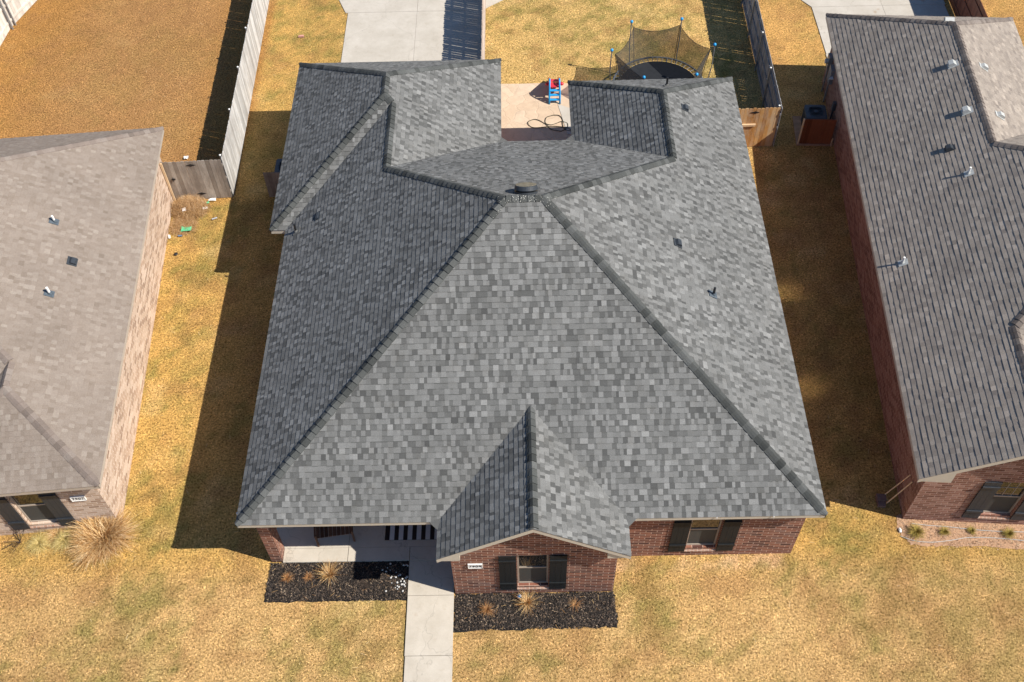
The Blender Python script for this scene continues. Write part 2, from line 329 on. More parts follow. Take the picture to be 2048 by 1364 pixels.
def slab(name, polys, z0, z1, mt, gap=.006, label=None):
    b = MB()
    for p in polys:
        c = Vector((sum(q[0] for q in p)/len(p), sum(q[1] for q in p)/len(p)))
        pp = []
        for q in p:
            d = Vector(q)-c; d = d*(1-gap/max(d.length, .01)); pp.append((c.x+d.x, c.y+d.y, z1))
        b.prism(pp, (0, 0, z0-z1), t=random.random())
    o = b.build(name, mt); o['kind'] = 'structure'
    if label: o['label'] = label
    return o
def rect(a, b, c, d): return [(a, c), (b, c), (b, d), (a, d)]
slab('walkway', [rect(4.03, 5.26, -.735, .27), rect(4.035, 5.265, -2.36, -.735), rect(4.05, 5.27, -3.98, -2.36), rect(4.06, 5.28, -5.6, -3.98)], -.1, .045, CONC2, .008)
slab('porch_floor', [rect(.61, 2.36, .27, .67), rect(2.36, 4.03, .27, .67), rect(4.03, 5.30, .27, .67), rect(.31, 2.36, .67, 2.5), rect(2.36, 5.30, .67, 2.5)], -.1, .06, CONC2, .008)
slab('driveway', [rect(.22, 3.1, 20.2, 25.0), rect(3.1, 5.80, 20.2, 25.0), rect(.22, 3.1, 17.6, 20.2), rect(3.1, 5.8, 17.6, 20.2), [(.12, 25.0), (3.1, 25.0), (3.1, 31), (-1.6, 31), (-.5, 26.6)], [(3.1, 25.0), (5.8, 25.0), (7.6, 26.4), (7.6, 31), (3.1, 31)]], -.1, .03, CONC, .008)
slab('driveway', [rect(19.38, 22.3, 17.0, 21.6), rect(22.3, 24.85, 17.0, 21.6), rect(19.40, 22.3, 21.6, 24.7), rect(22.3, 24.85, 21.6, 24.7), [(19.40, 24.7), (22.3, 24.7), (22.3, 31), (18.0, 31), (18.6, 25.9)], rect(22.3, 24.9, 24.7, 31)], -.1, .03, CONC, .008)
slab('patio', [[(6.3, 13.5), (9.3, 13.5), (9.3, 20.12), (8.5, 20.2), (7.4, 20.17), (6.3, 20.2)]], -.1, .035, FLAG, 0)
slab('patio_step', [[(9.02, 17.2), (9.3, 17.2), (9.3, 18.6), (8.72, 18.9)]], .036, .05, CONC, 0)

# planting beds: soil sheet plus chips
def bed(name, poly, z, mt, kind='structure'):
    b = MB(); b.poly([(x, y, z) for x, y in poly], .5); o = b.build(name, mt); o['kind'] = kind; return o
def wob(pts, n=10, amp=.05, seed=1):
    rr = random.Random(seed); out = []
    for i in range(len(pts)):
        a, b_ = Vector(pts[i]), Vector(pts[(i+1) % len(pts)])
        for q in range(n): p = a.lerp(b_, q/n); out.append((p.x+rr.uniform(-amp, amp), p.y+rr.uniform(-amp, amp)))
    return out
BED1 = [(.26, -.84), (4.02, -.82), (4.02, .265), (.28, .265)]; BED2 = [(5.29, -1.70), (9.5, -1.66), (9.46, -.71), (5.29, -.71)]
BED3 = [(17.3, .95), (17.6, .50), (18.5, .42), (21.5, .30), (21.5, 1.1), (17.45, 1.38)]
bed('mulch_bed', wob(BED1, 12, .04, 3), .008, MULCHG); bed('mulch_bed', wob(BED2, 14, .06, 4), .008, MULCHG); bed('gravel_bed', wob(BED3, 8, .04, 5), .008, GRAV)
def inpoly(x, y, poly):
    x = np.asarray(x); y = np.asarray(y); c = np.zeros(len(x), bool); n = len(poly)
    for i in range(n):
        (x1, y1), (x2, y2) = poly[i], poly[(i+1) % n]
        if y1 == y2: continue
        c ^= ((y1 > y) != (y2 > y)) & (x < (x2-x1)*(y-y1)/(y2-y1)+x1)
    return c
def flat_mesh(name, P, nf_verts, mt, colour=None):
    """P: (N, k, 3) array of separate k-gons"""
    N, kk, _ = P.shape; me = bpy.data.meshes.new(name); me.vertices.add(N*kk); me.vertices.foreach_set('co', P.astype(np.float32).ravel())
    me.loops.add(N*kk); me.loops.foreach_set('vertex_index', np.arange(N*kk, dtype=np.int32)); me.polygons.add(N)
    me.polygons.foreach_set('loop_start', (np.arange(N)*kk).astype(np.int32)); me.materials.append(mt)
    if colour is not None:
        at = me.attributes.new('gcol', 'FLOAT_COLOR', 'POINT'); cc = np.repeat(np.concatenate([colour, np.ones((N, 1))], 1), kk, axis=0)
        at.data.foreach_set('color', cc.astype(np.float32).ravel())
    me.update(); me.validate(); o = bpy.data.objects.new(name, me); COL.objects.link(o); return o
def chips(name, poly, dens, mt, size, lab, zmax=.045):
    px = [p[0] for p in poly]; py = [p[1] for p in poly]; A = (max(px)-min(px))*(max(py)-min(py)); N = int(A*dens)
    x = RNG.uniform(min(px), max(px), N); y = RNG.uniform(min(py), max(py), N)
    x2 = x+.03*(vnoise(x, y, .3, 4)-.5)+RNG.normal(0, .008, N); y2 = y+.16*(vnoise(x, y, .2, 6)-.5)+RNG.normal(0, .045, N)
    ok = inpoly(x2, y2, poly); x, y = x[ok], y[ok]; N = len(x)
    a = RNG.uniform(0, 2*np.pi, N); L = size*RNG.uniform(.5, 1.5, N); W = L*RNG.uniform(.25, .6, N); tz = RNG.uniform(-.5, .5, N); z = RNG.uniform(.012, zmax, N)
    dx = np.stack([np.cos(a), np.sin(a), tz], 1)*L[:, None]/2; dy = np.stack([-np.sin(a), np.cos(a), RNG.uniform(-.6, .6, N)], 1)*W[:, None]/2; c = np.stack([x, y, z], 1)
    o = flat_mesh(name, np.stack([c-dx-dy, c+dx-dy, c+dx*.8+dy, c-dx+dy], 1), 4, mt); o['kind'] = 'stuff'; o['label'] = lab; o['category'] = 'mulch'; return o
chips('mulch', BED1, 4200, MULCH, .034, 'black wood mulch in the bed below the porch')
chips('mulch', BED2, 4200, MULCH, .034, 'black wood mulch in the bed below the gable window')
GRV = blade_mat('pink_gravel', [(0, (.17, .10, .06)), (.4, (.40, .25, .15)), (1, (.60, .43, .30))])
g_ = chips('gravel', BED3, 1500, GRV, .025, 'pinkish fine gravel along the right house front', .022); g_['category'] = 'gravel'

# the turf: individual blades
def turf():
    N = 1250000; x = RNG.uniform(-15.5, 29.5, N); y = RNG.uniform(-3.9, 28, N)
    ok = (x > -6.6-.30*(y+3.2)) & (x < 20.1+.305*(y+3.2)); x, y = x[ok], y[ok]
    e = .045*(vnoise(x, y, .12, 21)-.42)*2+RNG.normal(0, .008, len(x))
    keep = np.ones(len(x), bool)
    for a, b, c, d in ((.35, 14.25, .33, 13.6), (-.15, 6.3, 10.3, 17.85), (9.2, 14.25, 13.5, 16.55), (5.33, 9.42, -.66, .4), (4.0, 5.29, -6, .3), (.6, 5.3, .25, 2.4),
                       (.2, 5.83, 17.6, 25.0), (6.3, 9.3, 13.5, 20.16), (19.38, 24.88, 16, 24.8), (3., 5.8, 24.9, 31), (22., 24.9, 24, 31)):
        keep &= ~((x > a-e) & (x < b+e) & (y > c-e) & (y < d+e))
    for P in (BED1, BED2, BED3, [(.12, 25.0), (5.8, 25.0), (7.6, 26.4), (7.6, 31), (-1.6, 31), (-.5, 26.6)], [(19.40, 24.7), (22.3, 24.7), (22.3, 31), (18.0, 31), (18.6, 25.9)],
              [(-4.15, 1.75), (-5.1, 14.0), (-12, 13.4), (-11, 1.3)], [(17.6, 1.45), (18.98, 20.5), (26, 20.5), (26, 1.45)]):
        keep &= ~inpoly(x+e, y+.16*(vnoise(x, y, .2, 6)-.5)+RNG.normal(0, .025, len(x)), P)
    bk = (x > 5.9) & (x < 16.4) & (y > 15)
    dens = .02+1.30*sstep(.36, .60, vnoise(x, y, .04, 37, 2)); keep &= RNG.random(len(x)) < np.where(bk, dens*.8, dens)
    x, y, bk = x[keep], y[keep], bk[keep]; N = len(x); tall = vnoise(x, y, .045, 33, 2)
    a = RNG.uniform(0, 2*np.pi, N); L = (.02+.03*tall)*RNG.uniform(.6, 1.35, N); W = RNG.uniform(.006, .012, N); inc = RNG.uniform(.03, .62, N)
    L = np.where(bk, L*1.2, L); W = np.where(bk, W*1.3, W)
    d = np.stack([np.cos(a)*np.cos(inc), np.sin(a)*np.cos(inc), np.sin(inc)], 1); s = np.stack([-np.sin(a), np.cos(a), 0*a], 1)*W[:, None]/2
    b = np.stack([x, y, np.full(N, .0)], 1); mid = b+d*L[:, None]*.55; tip = b+d*L[:, None]*np.array([1.15, 1.15, .8])[None, :]
    P = np.stack([b-s, b+s, mid+s*.9, tip, mid-s*.9], 1); col = lawn_colour(x, y)*(.50+.95*vnoise(x, y, .045, 41, 2))[:, None]
    o = flat_mesh('grass', P, 5, BLADE, col); tag(o, 'short dormant straw-coloured lawn grass around the houses', 'grass'); o['kind'] = 'stuff'
    # dropped longer straws
    N = 5200; x = RNG.uniform(-9, 24, N); y = RNG.uniform(-3.5, 26, N); keep = np.ones(N, bool)
    for a_, b_, c_, d_ in ((-.3, 14.5, .2, 16.9), (5.3, 9.42, -.72, .4), (3.9, 5.4, -6, .3), (-.2, 5.9, 16.6, 27), (6, 9.4, 13, 20.3)): keep &= ~((x > a_) & (x < b_) & (y > c_) & (y < d_))
    for P in (BED3, [(-4.0, 1.5), (-5.0, 14.0), (-12, 13.4), (-11, 1.3)], [(17.5, 1.3), (18.98, 20.5), (26, 20.5), (26, 1.3)], [(19, 20), (26, 20), (26, 31), (18, 31)]): keep &= ~inpoly(x, y, P)
    x, y = x[keep], y[keep]; N = len(x); a = RNG.uniform(0, 2*np.pi, N); L = RNG.uniform(.05, .17, N); W = .006
    d = np.stack([np.cos(a), np.sin(a), 0*a+.08], 1)*L[:, None]; s = np.stack([-np.sin(a), np.cos(a), 0*a], 1)*W/2; b = np.stack([x, y, 0*x+.045], 1)
    o = flat_mesh('loose_straw', np.stack([b-s, b+s, b+d+s*.5, b+d-s*.5], 1), 4, DRY); tag(o, 'loose pale straws lying scattered over the lawns', 'straw'); o['kind'] = 'stuff'
turf()

# ---------------------------------------------------------------- roofs
def clip(poly, conv):
    out = poly; n = len(conv)
    for i in range(n):
        (ax, ay), (bx, by) = conv[i], conv[(i+1) % n]; inp = out; out = []
        if not inp: break
        f = lambda p: (bx-ax)*(p[1]-ay)-(by-ay)*(p[0]-ax)
        for j in range(len(inp)):
            p, q = inp[j], inp[(j+1) % len(inp)]; fp, fq = f(p), f(q)
            if fp >= 0: out.append(p)
            if (fp >= 0) != (fq >= 0): t = fp/(fp-fq); out.append((p[0]+(q[0]-p[0])*t, p[1]+(q[1]-p[1])*t))
    return out
def area(p): return sum(p[i][0]*p[(i+1) % len(p)][1]-p[(i+1) % len(p)][0]*p[i][1] for i in range(len(p)))/2
def shingle_plane(mb, pieces, gx, gy, c, He, style, seed, E=.143):
    """plane z = gx*x+gy*y+c; courses run level, tabs are real overlapping pieces"""
    g = math.hypot(gx, gy); up = Vector((gx/g, gy/g, g)).normalized(); e = Vector((up.y, -up.x, 0)).normalized(); n = e.cross(up); n = n if n.z > 0 else -n
    O = Vector((gx/g*(He-c)/g, gy/g*(He-c)/g, He))
    for piece in pieces:
        P3 = [Vector((x, y, gx*x+gy*y+c)) for x, y in piece]; P2 = [((p-O).dot(e), (p-O).dot(up)) for p in P3]
        if area(P2) < 0: P2 = P2[::-1]; P3 = P3[::-1]
        deck = [p-n*.012 for p in P3]; mb.poly(deck, .1)
        a0 = min(p[0] for p in P2); a1 = max(p[0] for p in P2); b0 = min(p[1] for p in P2); b1 = max(p[1] for p in P2)
        for kk in range(int(math.floor(b0/E)), int(math.ceil(b1/E))):
            rr = random.Random(seed*7919+kk*31); a = -30+rr.uniform(0, .3); lo, hi = kk*E, (kk+1)*E; wave = rr.uniform(-.004, .004)
            raised = False
            while a < a1:
                if style == 'arch': wd = rr.choice((.075, .095, .115, .13, .15, .19))*rr.uniform(.9, 1.1); raised = not raised if rr.random() < .82 else raised; th = .0115 if raised else .0085; t = min(1, max(0, (rr.gauss(.69, .14) if raised else rr.gauss(.38, .16))))
                elif style == 'tan': wd = rr.choice((.09, .11, .13, .17))*rr.uniform(.9, 1.1); raised = not raised if rr.random() < .8 else raised; th = .012 if raised else .008; t = min(1, max(0, rr.gauss(.66 if raised else .40, .16)))
                else: wd = rr.choice((.15, .17, .19))*rr.uniform(.9, 1.1); raised = rr.random() < .4; th = .0145 if raised else .009; t = min(1, max(0, rr.gauss(.5, .2)))
                x0, x1 = a, a+wd; a = x1
                if x1 < a0: continue
                bw = 0 if style == 'three' else ((.006 if raised else .021) if style == 'arch' else (.0 if raised else .014))
                if bw:
                    qb = clip([(x0, hi-bw), (x1, hi-bw), (x1, hi+.004), (x0, hi+.004)], P2)
                    if len(qb) > 2 and abs(area(qb)) > 1e-5:
                        tb = [O+e*u+up*v_+n*(th*(1-(v_-lo)/E)+.0015) for u, v_ in qb]; mb.poly(tb[::-1] if (tb[1]-tb[0]).cross(tb[2]-tb[0]).dot(n) < 0 else tb, t*.45)
                q = clip([(x0, lo+wave), (x1, lo+wave), (x1, hi+(.004 if not bw else -bw)), (x0, hi+(.004 if not bw else -bw))], P2)
                if len(q) < 3 or abs(area(q)) < 2e-5: continue
                top = []; bot = []
                for (u, v_) in q:
                    base = O+e*u+up*v_; hgt = th*(1-(v_-lo)/E)+.0015; top.append(base+n*hgt); bot.append(base-n*.010)
                flip = (top[1]-top[0]).cross(top[2]-top[0]).dot(n) < 0
                mb.poly(top[::-1] if flip else top, t)
                for i in range(len(q)):
                    j = (i+1) % len(q); du = q[j][0]-q[i][0]; dv = q[j][1]-q[i][1]
                    if min(q[i][1], q[j][1]) > hi-bw-.002: continue
                    mb.poly([top[i], bot[i], bot[j], top[j]], t*.9)
def cap_run(p0, p1, nA, nB, mt, parent, lift=.031, w=.125, step=.2, seed=0, name='ridge_cap', tip=None):
    """overlapping bent cap shingles from the low end p0 to the high end p1"""
    mb = MB(); p0, p1 = Vector(p0), Vector(p1); tip = p0.z < 2.8 if tip is None else tip; d = (p1-p0); L = d.length; d.normalize(); rr = random.Random(seed)
    nA, nB = Vector(nA).normalized(), Vector(nB).normalized(); up = (nA+nB).normalized()
    sA = nA.cross(d); sA = sA if sA.dot(nB) < 0 else -sA; sB = nB.cross(d); sB = sB if sB.dot(nA) < 0 else -sB
    cnt = max(1, int(round(L/step))); st = L/cnt
    for i in range(cnt):
        a, b = p0+d*(i*st-(.012 if i else -.03)), p0+d*((i+1)*st+.01); wa = .45 if (i == 0 and tip) else 1.0; t = min(1, max(0, rr.gauss(.5, .25))); ww = w*rr.uniform(.96, 1.04); j = rr.uniform(-.004, .004)
        def sec(p, h, k_=1.0, ww=ww):
            ww = ww*k_; return [p+sA*ww+nA*(h*.55+.014), p+sA*(ww*.45)+nA*(h*.9+.016)+up*.004, p+up*(h+.024+j), p+sB*(ww*.45)+nB*(h*.9+.016)+up*.004, p+sB*ww+nB*(h*.55+.014)]
        lo = sec(a, lift+rr.uniform(-.006, .008), wa); hi = sec(b, .004)
        for q in range(4): mb.poly([lo[q], lo[q+1], hi[q+1], hi[q]], t)
        lob = [p-up*.05 for p in lo]; hib = [p-up*.03 for p in hi]
        for q in range(4): mb.poly([lob[q], lob[q+1], lo[q+1], lo[q]], t)
        mb.poly([lob[0], lo[0], hi[0], hib[0]], t); mb.poly([lo[4], lob[4], hib[4], hi[4]], t)
    return mb.build(name, mt, parent)
def Nn(gx, gy): return Vector((-gx, -gy, 1)).normalized()
def wall(mb, p0, p1, z0, z1, ops=(), th=.14, mi=0):
    """outer face on the right-hand side of p0->p1; openings (u0,u1,v0,v1)"""
    p0 = Vector((*p0, 0)); p1 = Vector((*p1, 0)); d = (p1-p0); L = d.length; d.normalize(); inn = Vector((-d.y, d.x, 0))
    M = Matrix((d, inn, Vector((0, 0, 1)))).transposed().to_4x4(); M.translation = p0
    u = 0
    for (a, b, c, e) in sorted(ops):
        mb.box(u, a, 0, th, z0, z1, M=M, mi=mi); mb.box(a, b, 0, th, z0, c, M=M, mi=mi); mb.box(a, b, 0, th, e, z1, M=M, mi=mi); u = b
    mb.box(u, L, 0, th, z0, z1, M=M, mi=mi)
def frameM(p0, p1):
    p0 = Vector((*p0, 0)); d = (Vector((*p1, 0))-p0).normalized(); M = Matrix((d, Vector((-d.y, d.x, 0)), Vector((0, 0, 1)))).transposed().to_4x4(); M.translation = p0; return M
def window(parent, M, a, b, c, e, shut=(.44,), shutters=(1, 1), smat=SHUT, sillmat=BR_SILL, grid=False, rec=.10, glass=None, screen=True):
    """window in opening a..b x c..e of wall frame M; returns the window part"""
    f = MB(); w_ = .045
    f.box(a, b, rec-.02, rec+.03, c, c+w_, M=M); f.box(a, b, rec-.02, rec+.03, e-w_, e, M=M); f.box(a, a+w_, rec-.02, rec+.03, c+w_, e-w_, M=M); f.box(b-w_, b, rec-.02, rec+.03, c+w_, e-w_, M=M)
    mid = (c+e)/2; f.box(a+w_, b-w_, rec-.012, rec+.03, mid-.025, mid+.025, M=M)
    win = f.build('window', FRAME, parent)
    g = MB(); g.box(a+w_, b-w_, rec+.012, rec+.018, mid+.025, e-w_, M=M); g.box(a+w_, b-w_, rec+.012, rec+.018, c+w_, mid-.025, M=M); g.build('pane', glass or GLASS, win)
    if screen: s = MB(); s.box(a+w_+.01, b-w_-.01, rec+.002, rec+.006, c+w_, mid-.025, M=M); s.build('insect_screen', SCREEN, win)
    if grid:
        q = MB()
        for i in range(1, 3): x = a+w_+(b-a-2*w_)*i/3; q.box(x-.008, x+.008, rec+.004, rec+.012, mid+.025, e-w_, M=M)
        z = (mid+e)/2; q.box(a+w_, b-w_, rec+.003, rec+.011, z-.008, z+.008, M=M); q.build('muntins', FRAME, win)
    sl = MB(); P = [M @ Vector(p) for p in ((a-.02, -.03, c-.13), (b+.02, -.03, c-.13), (b+.02, rec-.02, c-.01), (a-.02, rec-.02, c-.01))]; sl.prism(P, (0, 0, -.06)); sl.build('sill', sillmat, win)
    for sgn, on, x0 in ((-1, shutters[0], a-.46), (1, shutters[1], b+.02)):
        if not on: continue
        x1 = x0+.44; sh = MB(); zb, zt = c-.13, e+.02
        for i in range(3):
            u0 = x0+(x1-x0)*i/3; sh.box(u0+.002, x0+(x1-x0)*(i+1)/3-.002, -.045, -.02, zb, zt, t=random.random(), M=M)
        so_ = sh.build('shutter', smat, parent); H = zt-zb
        for zz in (zb+.2*H, zt-.13*H): bt = MB(); bt.box(x0, x1, -.075, -.046, zz-.045, zz+.045, M=M); bt.build('batten', smat, so_)
    return win
def text_mesh(txt, size, M, mt, parent, name='digits'):
    cu = bpy.data.curves.new('t', 'FONT'); cu.body = txt; cu.size = size; cu.extrude = .003; cu.align_x = 'CENTER'; cu.align_y = 'CENTER'; cu.space_character = 1.12
    t = bpy.data.objects.new('t', cu); COL.objects.link(t); bpy.context.view_layer.update()
    me = bpy.data.meshes.new_from_object(t.evaluated_get(bpy.context.evaluated_depsgraph_get())); bpy.data.objects.remove(t); me.transform(M); me.materials.clear(); me.materials.append(mt); me.name = name
    o = bpy.data.objects.new(name, me); COL.objects.link(o); o.parent = parent; return o
def number_sign(parent, M, u, z, w_, h, txt):
    p = MB(); p.box(u-w_/2, u+w_/2, -.035, -.002, z-h/2, z+h/2, M=M); f = p.build('house_number_plaque', WHITE, parent)
    b = MB()
    for a in ((u-w_/2, u+w_/2, z+h/2-.012, z+h/2), (u-w_/2, u+w_/2, z-h/2, z-h/2+.012), (u-w_/2, u-w_/2+.012, z-h/2, z+h/2), (u+w_/2-.012, u+w_/2, z-h/2, z+h/2)): b.box(a[0], a[1], -.046, -.036, a[2], a[3], M=M)
    b.build('rim', WHITE, f)
    T = M @ Matrix.Translation((u, -.038, z)) @ Matrix.Rotation(R(90), 4, 'X'); text_mesh(txt, h*.72, T, BLACK, f)
def eave_boards(mb, pts, z, h=.15, th=.022, inset=.012):
    """fascia boards along an eave polyline (outside on the right of travel)"""
    for a, b in zip(pts[:-1], pts[1:]):
        a, b = Vector((*a, 0)), Vector((*b, 0)); d = (b-a); L = d.length; d.normalize(); inn = Vector((-d.y, d.x, 0))
        M = Matrix((d, inn, Vector((0, 0, 1)))).transposed().to_4x4(); M.translation = a; mb.box(inset, L-inset, inset, inset+th, z-h, z-.014, M=M)
def vent_pipe(parent, p, h, r, pm, g=(0, 0), name='vent_pipe', flash=LEAD, lab=None):
    b = MB(); p = Vector(p); b.tube([p-V(0, 0, .05), p+V(0, 0, h)], r, 12); o = b.build(name, pm, parent, smooth=False, label=lab)
    gx, gy = g; up = Vector((gx, gy, gx*gx+gy*gy)).normalized() if (gx or gy) else V(0, 1, 0); e = up.cross(Nn(gx, gy)); n = Nn(gx, gy); f = MB()
    q = [p+e*a*.11+up*b_+n*.021 for a, b_ in ((-1, -.10), (1, -.10), (1, .17), (-1, .17))]; f.prism([x+n*.006 for x in q], -n*.012)
    f.lathe(p, [(r*2.1, -.02), (r*1.7, .05), (r*1.05, .10)], 14); f.build('flashing', flash, o); return o
def box_vent(parent, p, g, mt, w_=.2, d=.2, h=.09, lab=None):
    """low hooded roof vent, open on its downhill side"""
    gx, gy = g; up = Vector((gx, gy, gx*gx+gy*gy)).normalized(); n = Nn(gx, gy); e = up.cross(n); M = Matrix((e, up, n)).transposed().to_4x4(); M.translation = Vector(p)
    b = MB(); b.box(-w_*.7, w_*.7, -d*.65, d*.75, .016, .024, M=M)
    pr = [(-w_/2, d/2, .02), (-w_/2, d*.25, h), (-w_/2, -d*.35, h*1.05), (-w_/2, -d/2, h*.75), (-w_/2, -d/2, .045), (-w_/2, -d*.42, .02)]
    b.prism([M @ Vector(q) for q in pr], (M.to_3x3() @ Vector((w_, 0, 0)))); return b.build('roof_vent', mt, parent, label=lab)

def roof(parent, planes, He, style, seed, mt):
    mb = MB()
    for i, (pieces, gx, gy, c) in enumerate(planes): shingle_plane(mb, pieces, gx, gy, c, He, style, seed+i*13)
    return mb.build('roof', mt, parent)

# ================================================================= the main house
H = thing('brick_house', 'red brick house with charcoal grey hip roof and small front gable, in the middle', 'house')
He = 2.75; s = .642; W = 14.61; d = 6.82; xa, ya, xb, Yb, Yp, xc, Ye = -.49, 10.02, 6.63, 18.13, 13.83, 8.95, 16.84
sb = s*d/(Yp-d); zr = He+s*d; xB = xb/2; yB = Yp-s*xB/sb; xA = (xa+xb)/2; yA = ya+(xA-xa); yAe = Yb-(xA-xa); yJ = ya+xB
xR = (W+xc)/2; yR = Yp-s*(W-xR)/sb; yRe = Ye-(W-xR)
zof = lambda gx, gy, c: (lambda x, y: gx*x+gy*y+c)
xv = xB+(yJ-yB)*(xb-xB)/(Yp-yB)
GX0, GX1, GXm, GY = 5.01, 9.71, 7.36, -1.01
cl = .22
planes = [
 ([[(0, 0), (W, 0), (W-d, d), (d, d)]], 0, s, He),
 ([[(0, 0), (d, d), (xB, yB), (0, ya)], [(0, ya), (xB, yB), (xB, yJ)]], s, 0, He),
 ([[(xa, ya), (0, ya), (xB, yJ), (xA, yA)]], 0, s, He-s*ya),
 ([[(xa, ya), (xA, yA), (xA, yAe), (xa, Yb)]], s, 0, He-s*xa),
 ([[(xa, Yb), (xA, yAe), (xb, Yb)]], 0, -s, He+s*Yb),
 ([[(xB, yB), (xv, yJ), (xB, yJ)], [(xB, yJ), (xv, yJ), (xb, Yp), (xb, Yb), (xA, yAe), (xA, yA)]], -s, 0, He+s*xb),
 ([[(xb, Yp), (xB, yB), (d, d), (W-d, d), (xR, yR), (xc, Yp)]], 0, -sb, He+sb*Yp),
 ([[(W, 0), (W, yR), (xR, yR), (W-d, d)], [(W, yR), (W, Ye), (xR, yRe), (xR, yR)]], -s, 0, He+s*W),
 ([[(xc, Yp), (xc, Ye), (xR, yRe), (xR, yR)]], s, 0, He-s*xc),
 ([[(xc, Ye), (xR, yRe), (W, Ye)]], 0, -s, He+s*Ye),
 ([[(GX0, GY), (GXm, GY), (GXm, GXm-GX0), (GX0, 0)]], s, 0, He-s*GX0),
 ([[(GX1, GY), (GXm, GY), (GXm, GXm-GX0), (GX1, 0)]], -s, 0, He+s*GX1),
]
rf = roof(H, planes, He, 'arch', 100, SH_MAIN)
for tri in (((GX0-cl, 0), (GX0, -cl), (GX0+.1, .1)), ((GX1, -cl), (GX1+cl, 0), (GX1-.1, .1)), ((xb, Yp+cl), (xb+cl, Yp), (xb-.1, Yp-.1)), ((xc-cl, Yp), (xc, Yp+cl), (xc+.1, Yp-.1))):
    ft = MB(); ft.prism([(x, y, He+.012+(.05 if i == 2 else 0)) for i, (x, y) in enumerate(tri)], (0, 0, -.03), t=.35); ft.build('eave_corner_shingles', SH_MAIN, rf)
Z = lambda v: He+s*v
NF, NL, NR, NB_ = Nn(0, s), Nn(s, 0), Nn(-s, 0), Nn(0, -sb)
for i, (a, b, na, nb) in enumerate([
  ((0, 0, He), (d, d, zr), NF, NL), ((W, 0, He), (W-d, d, zr), NF, NR), ((d, d, zr), (W-d, d, zr), NF, NB_),
  ((xB, yB, Z(xB)), (d, d, zr), NL, NB_), ((xR, yR, Z(W-xR)), (W-d, d, zr), NR, NB_),
  ((xB, yB, Z(xB)), (xB, yJ, Z(xB)), NL, NR), ((xB, yJ, Z(xB)), (xA, yA, Z(xA-xa)), NF, NR), ((xA, yA, Z(xA-xa)), (xA, yAe, Z(xA-xa)), NL, NR),
  ((xa, ya, He), (xA, yA, Z(xA-xa)), NF, NL), ((xa, Yb, He), (xA, yAe, Z(xA-xa)), NL, NB_), ((xb, Yb, He), (xA, yAe, Z(xA-xa)), NR, NB_),
  ((xR, yR, Z(W-xR)), (xR, yRe, Z(W-xR)), NL, NR), ((xc, Ye, He), (xR, yRe, Z(W-xR)), NL, NB_), ((W, Ye, He), (xR, yRe, Z(W-xR)), NR, NB_),
  ((GXm, GY, Z(GXm-GX0)), (GXm, GXm-GX0+.05, Z(GXm-GX0)), NL, NR)]):
    cap_run(a, b, na, nb, CAP_MAIN, rf, seed=i+1)
fb = MB()
eave_boards(fb, [(GX1, 0), (W, 0), (W, Ye), (xc, Ye), (xc, Yp), (xb, Yp), (xb, Yb), (xa, Yb), (xa, ya), (0, ya), (0, 0), (GX0, 0)], He)
eave_boards(fb, [(GX0, 0), (GX0, GY)], He); eave_boards(fb, [(GX1, GY), (GX1, 0)], He)
fb.build('fascia', TRIM, H)
rk = MB()
for x0, sg in ((GX0, 1), (GX1, -1)):
    zt = Z(GXm-GX0); a = (x0, GY+.03, He-.012); b = (GXm, GY+.03, zt-.012)
    rk.prism([a, b, (b[0], b[1], b[2]-.17), (a[0], a[1], a[2]-.17)], (0, -.022, 0))
    rk.prism([(x0+sg*.03, GY+.05, He-.03), (x0+sg*.56, GY+.05, Z(.56)-.05), (x0+sg*.56, GY+.05, He-.19), (x0+sg*.03, GY+.05, He-.19)], (0, .27, 0))
rk.build('gable_trim', TRIM, H)
sf = MB()
for a, b, c_, e_ in ((.02, W-.02, .035, Yp-.03), (xa+.02, .02, ya+.02, Yb-.02), (.02, xb-.02, Yp-.03, Yb-.02), (xc+.02, W-.02, Yp-.03, Ye-.02), (GX0+.02, GX1-.02, -.69, .035)):
    sf.poly([(a, c_, He-.14), (b, c_, He-.14), (b, e_, He-.14), (a, e_, He-.14)])
sf.build('soffit', TRIM, H)
o = .31; wt = He-.142
wm = MB(); wall(wm, (9.45, o), (W-o, o), 0, wt, [(11.42-9.45, 12.22-9.45, .44, 2.2)]); wm.build('front_wall', BR_MAIN, H)
window(H, frameM((9.45, o), (W-o, o)), 11.42-9.45, 12.22-9.45, .44, 2.2)
wm = MB(); gw0, gw1, gy_ = 5.30, 9.45, -.69
wall(wm, (gw0, gy_), (gw1, gy_), 0, 2.42, [(6.95-gw0, 7.74-gw0, .44, 2.24)])
wm.prism([(gw0, gy_, 2.42), (gw1, gy_, 2.42), (gw1, gy_, Z(GX1-gw1)-.03), (GXm, gy_, Z(GXm-GX0)-.03), (gw0, gy_, Z(gw0-GX0)-.03)], (0, .14, 0))
wall(wm, (gw1, gy_+.14), (gw1, o), 0, wt); wall(wm, (gw0, 2.5), (gw0, gy_+.14), 0, wt)
wm.build('gable_wall', BR_MAIN, H)
window(H, frameM((gw0, gy_), (gw1, gy_)), 6.95-gw0, 7.74-gw0, .44, 2.24)
number_sign(H, frameM((gw0, gy_), (gw1, gy_)), 5.90-gw0, 1.73, .37, .2, '7909')
wm = MB(); wall(wm, (W-o, o+.14), (W-o, Ye-o), 0, wt, [(4.33, 5.17, .9, 2.14), (8.12, 8.97, .9, 2.14)]); wm.build('right_wall', BR_MAIN, H)
for a, b_ in ((4.33, 5.17), (8.12, 8.97)): window(H, frameM((W-o, o+.14), (W-o, Ye-o)), a, b_, .9, 2.14, shutters=(0, 0), rec=.05, glass=GLASS_C, screen=False)
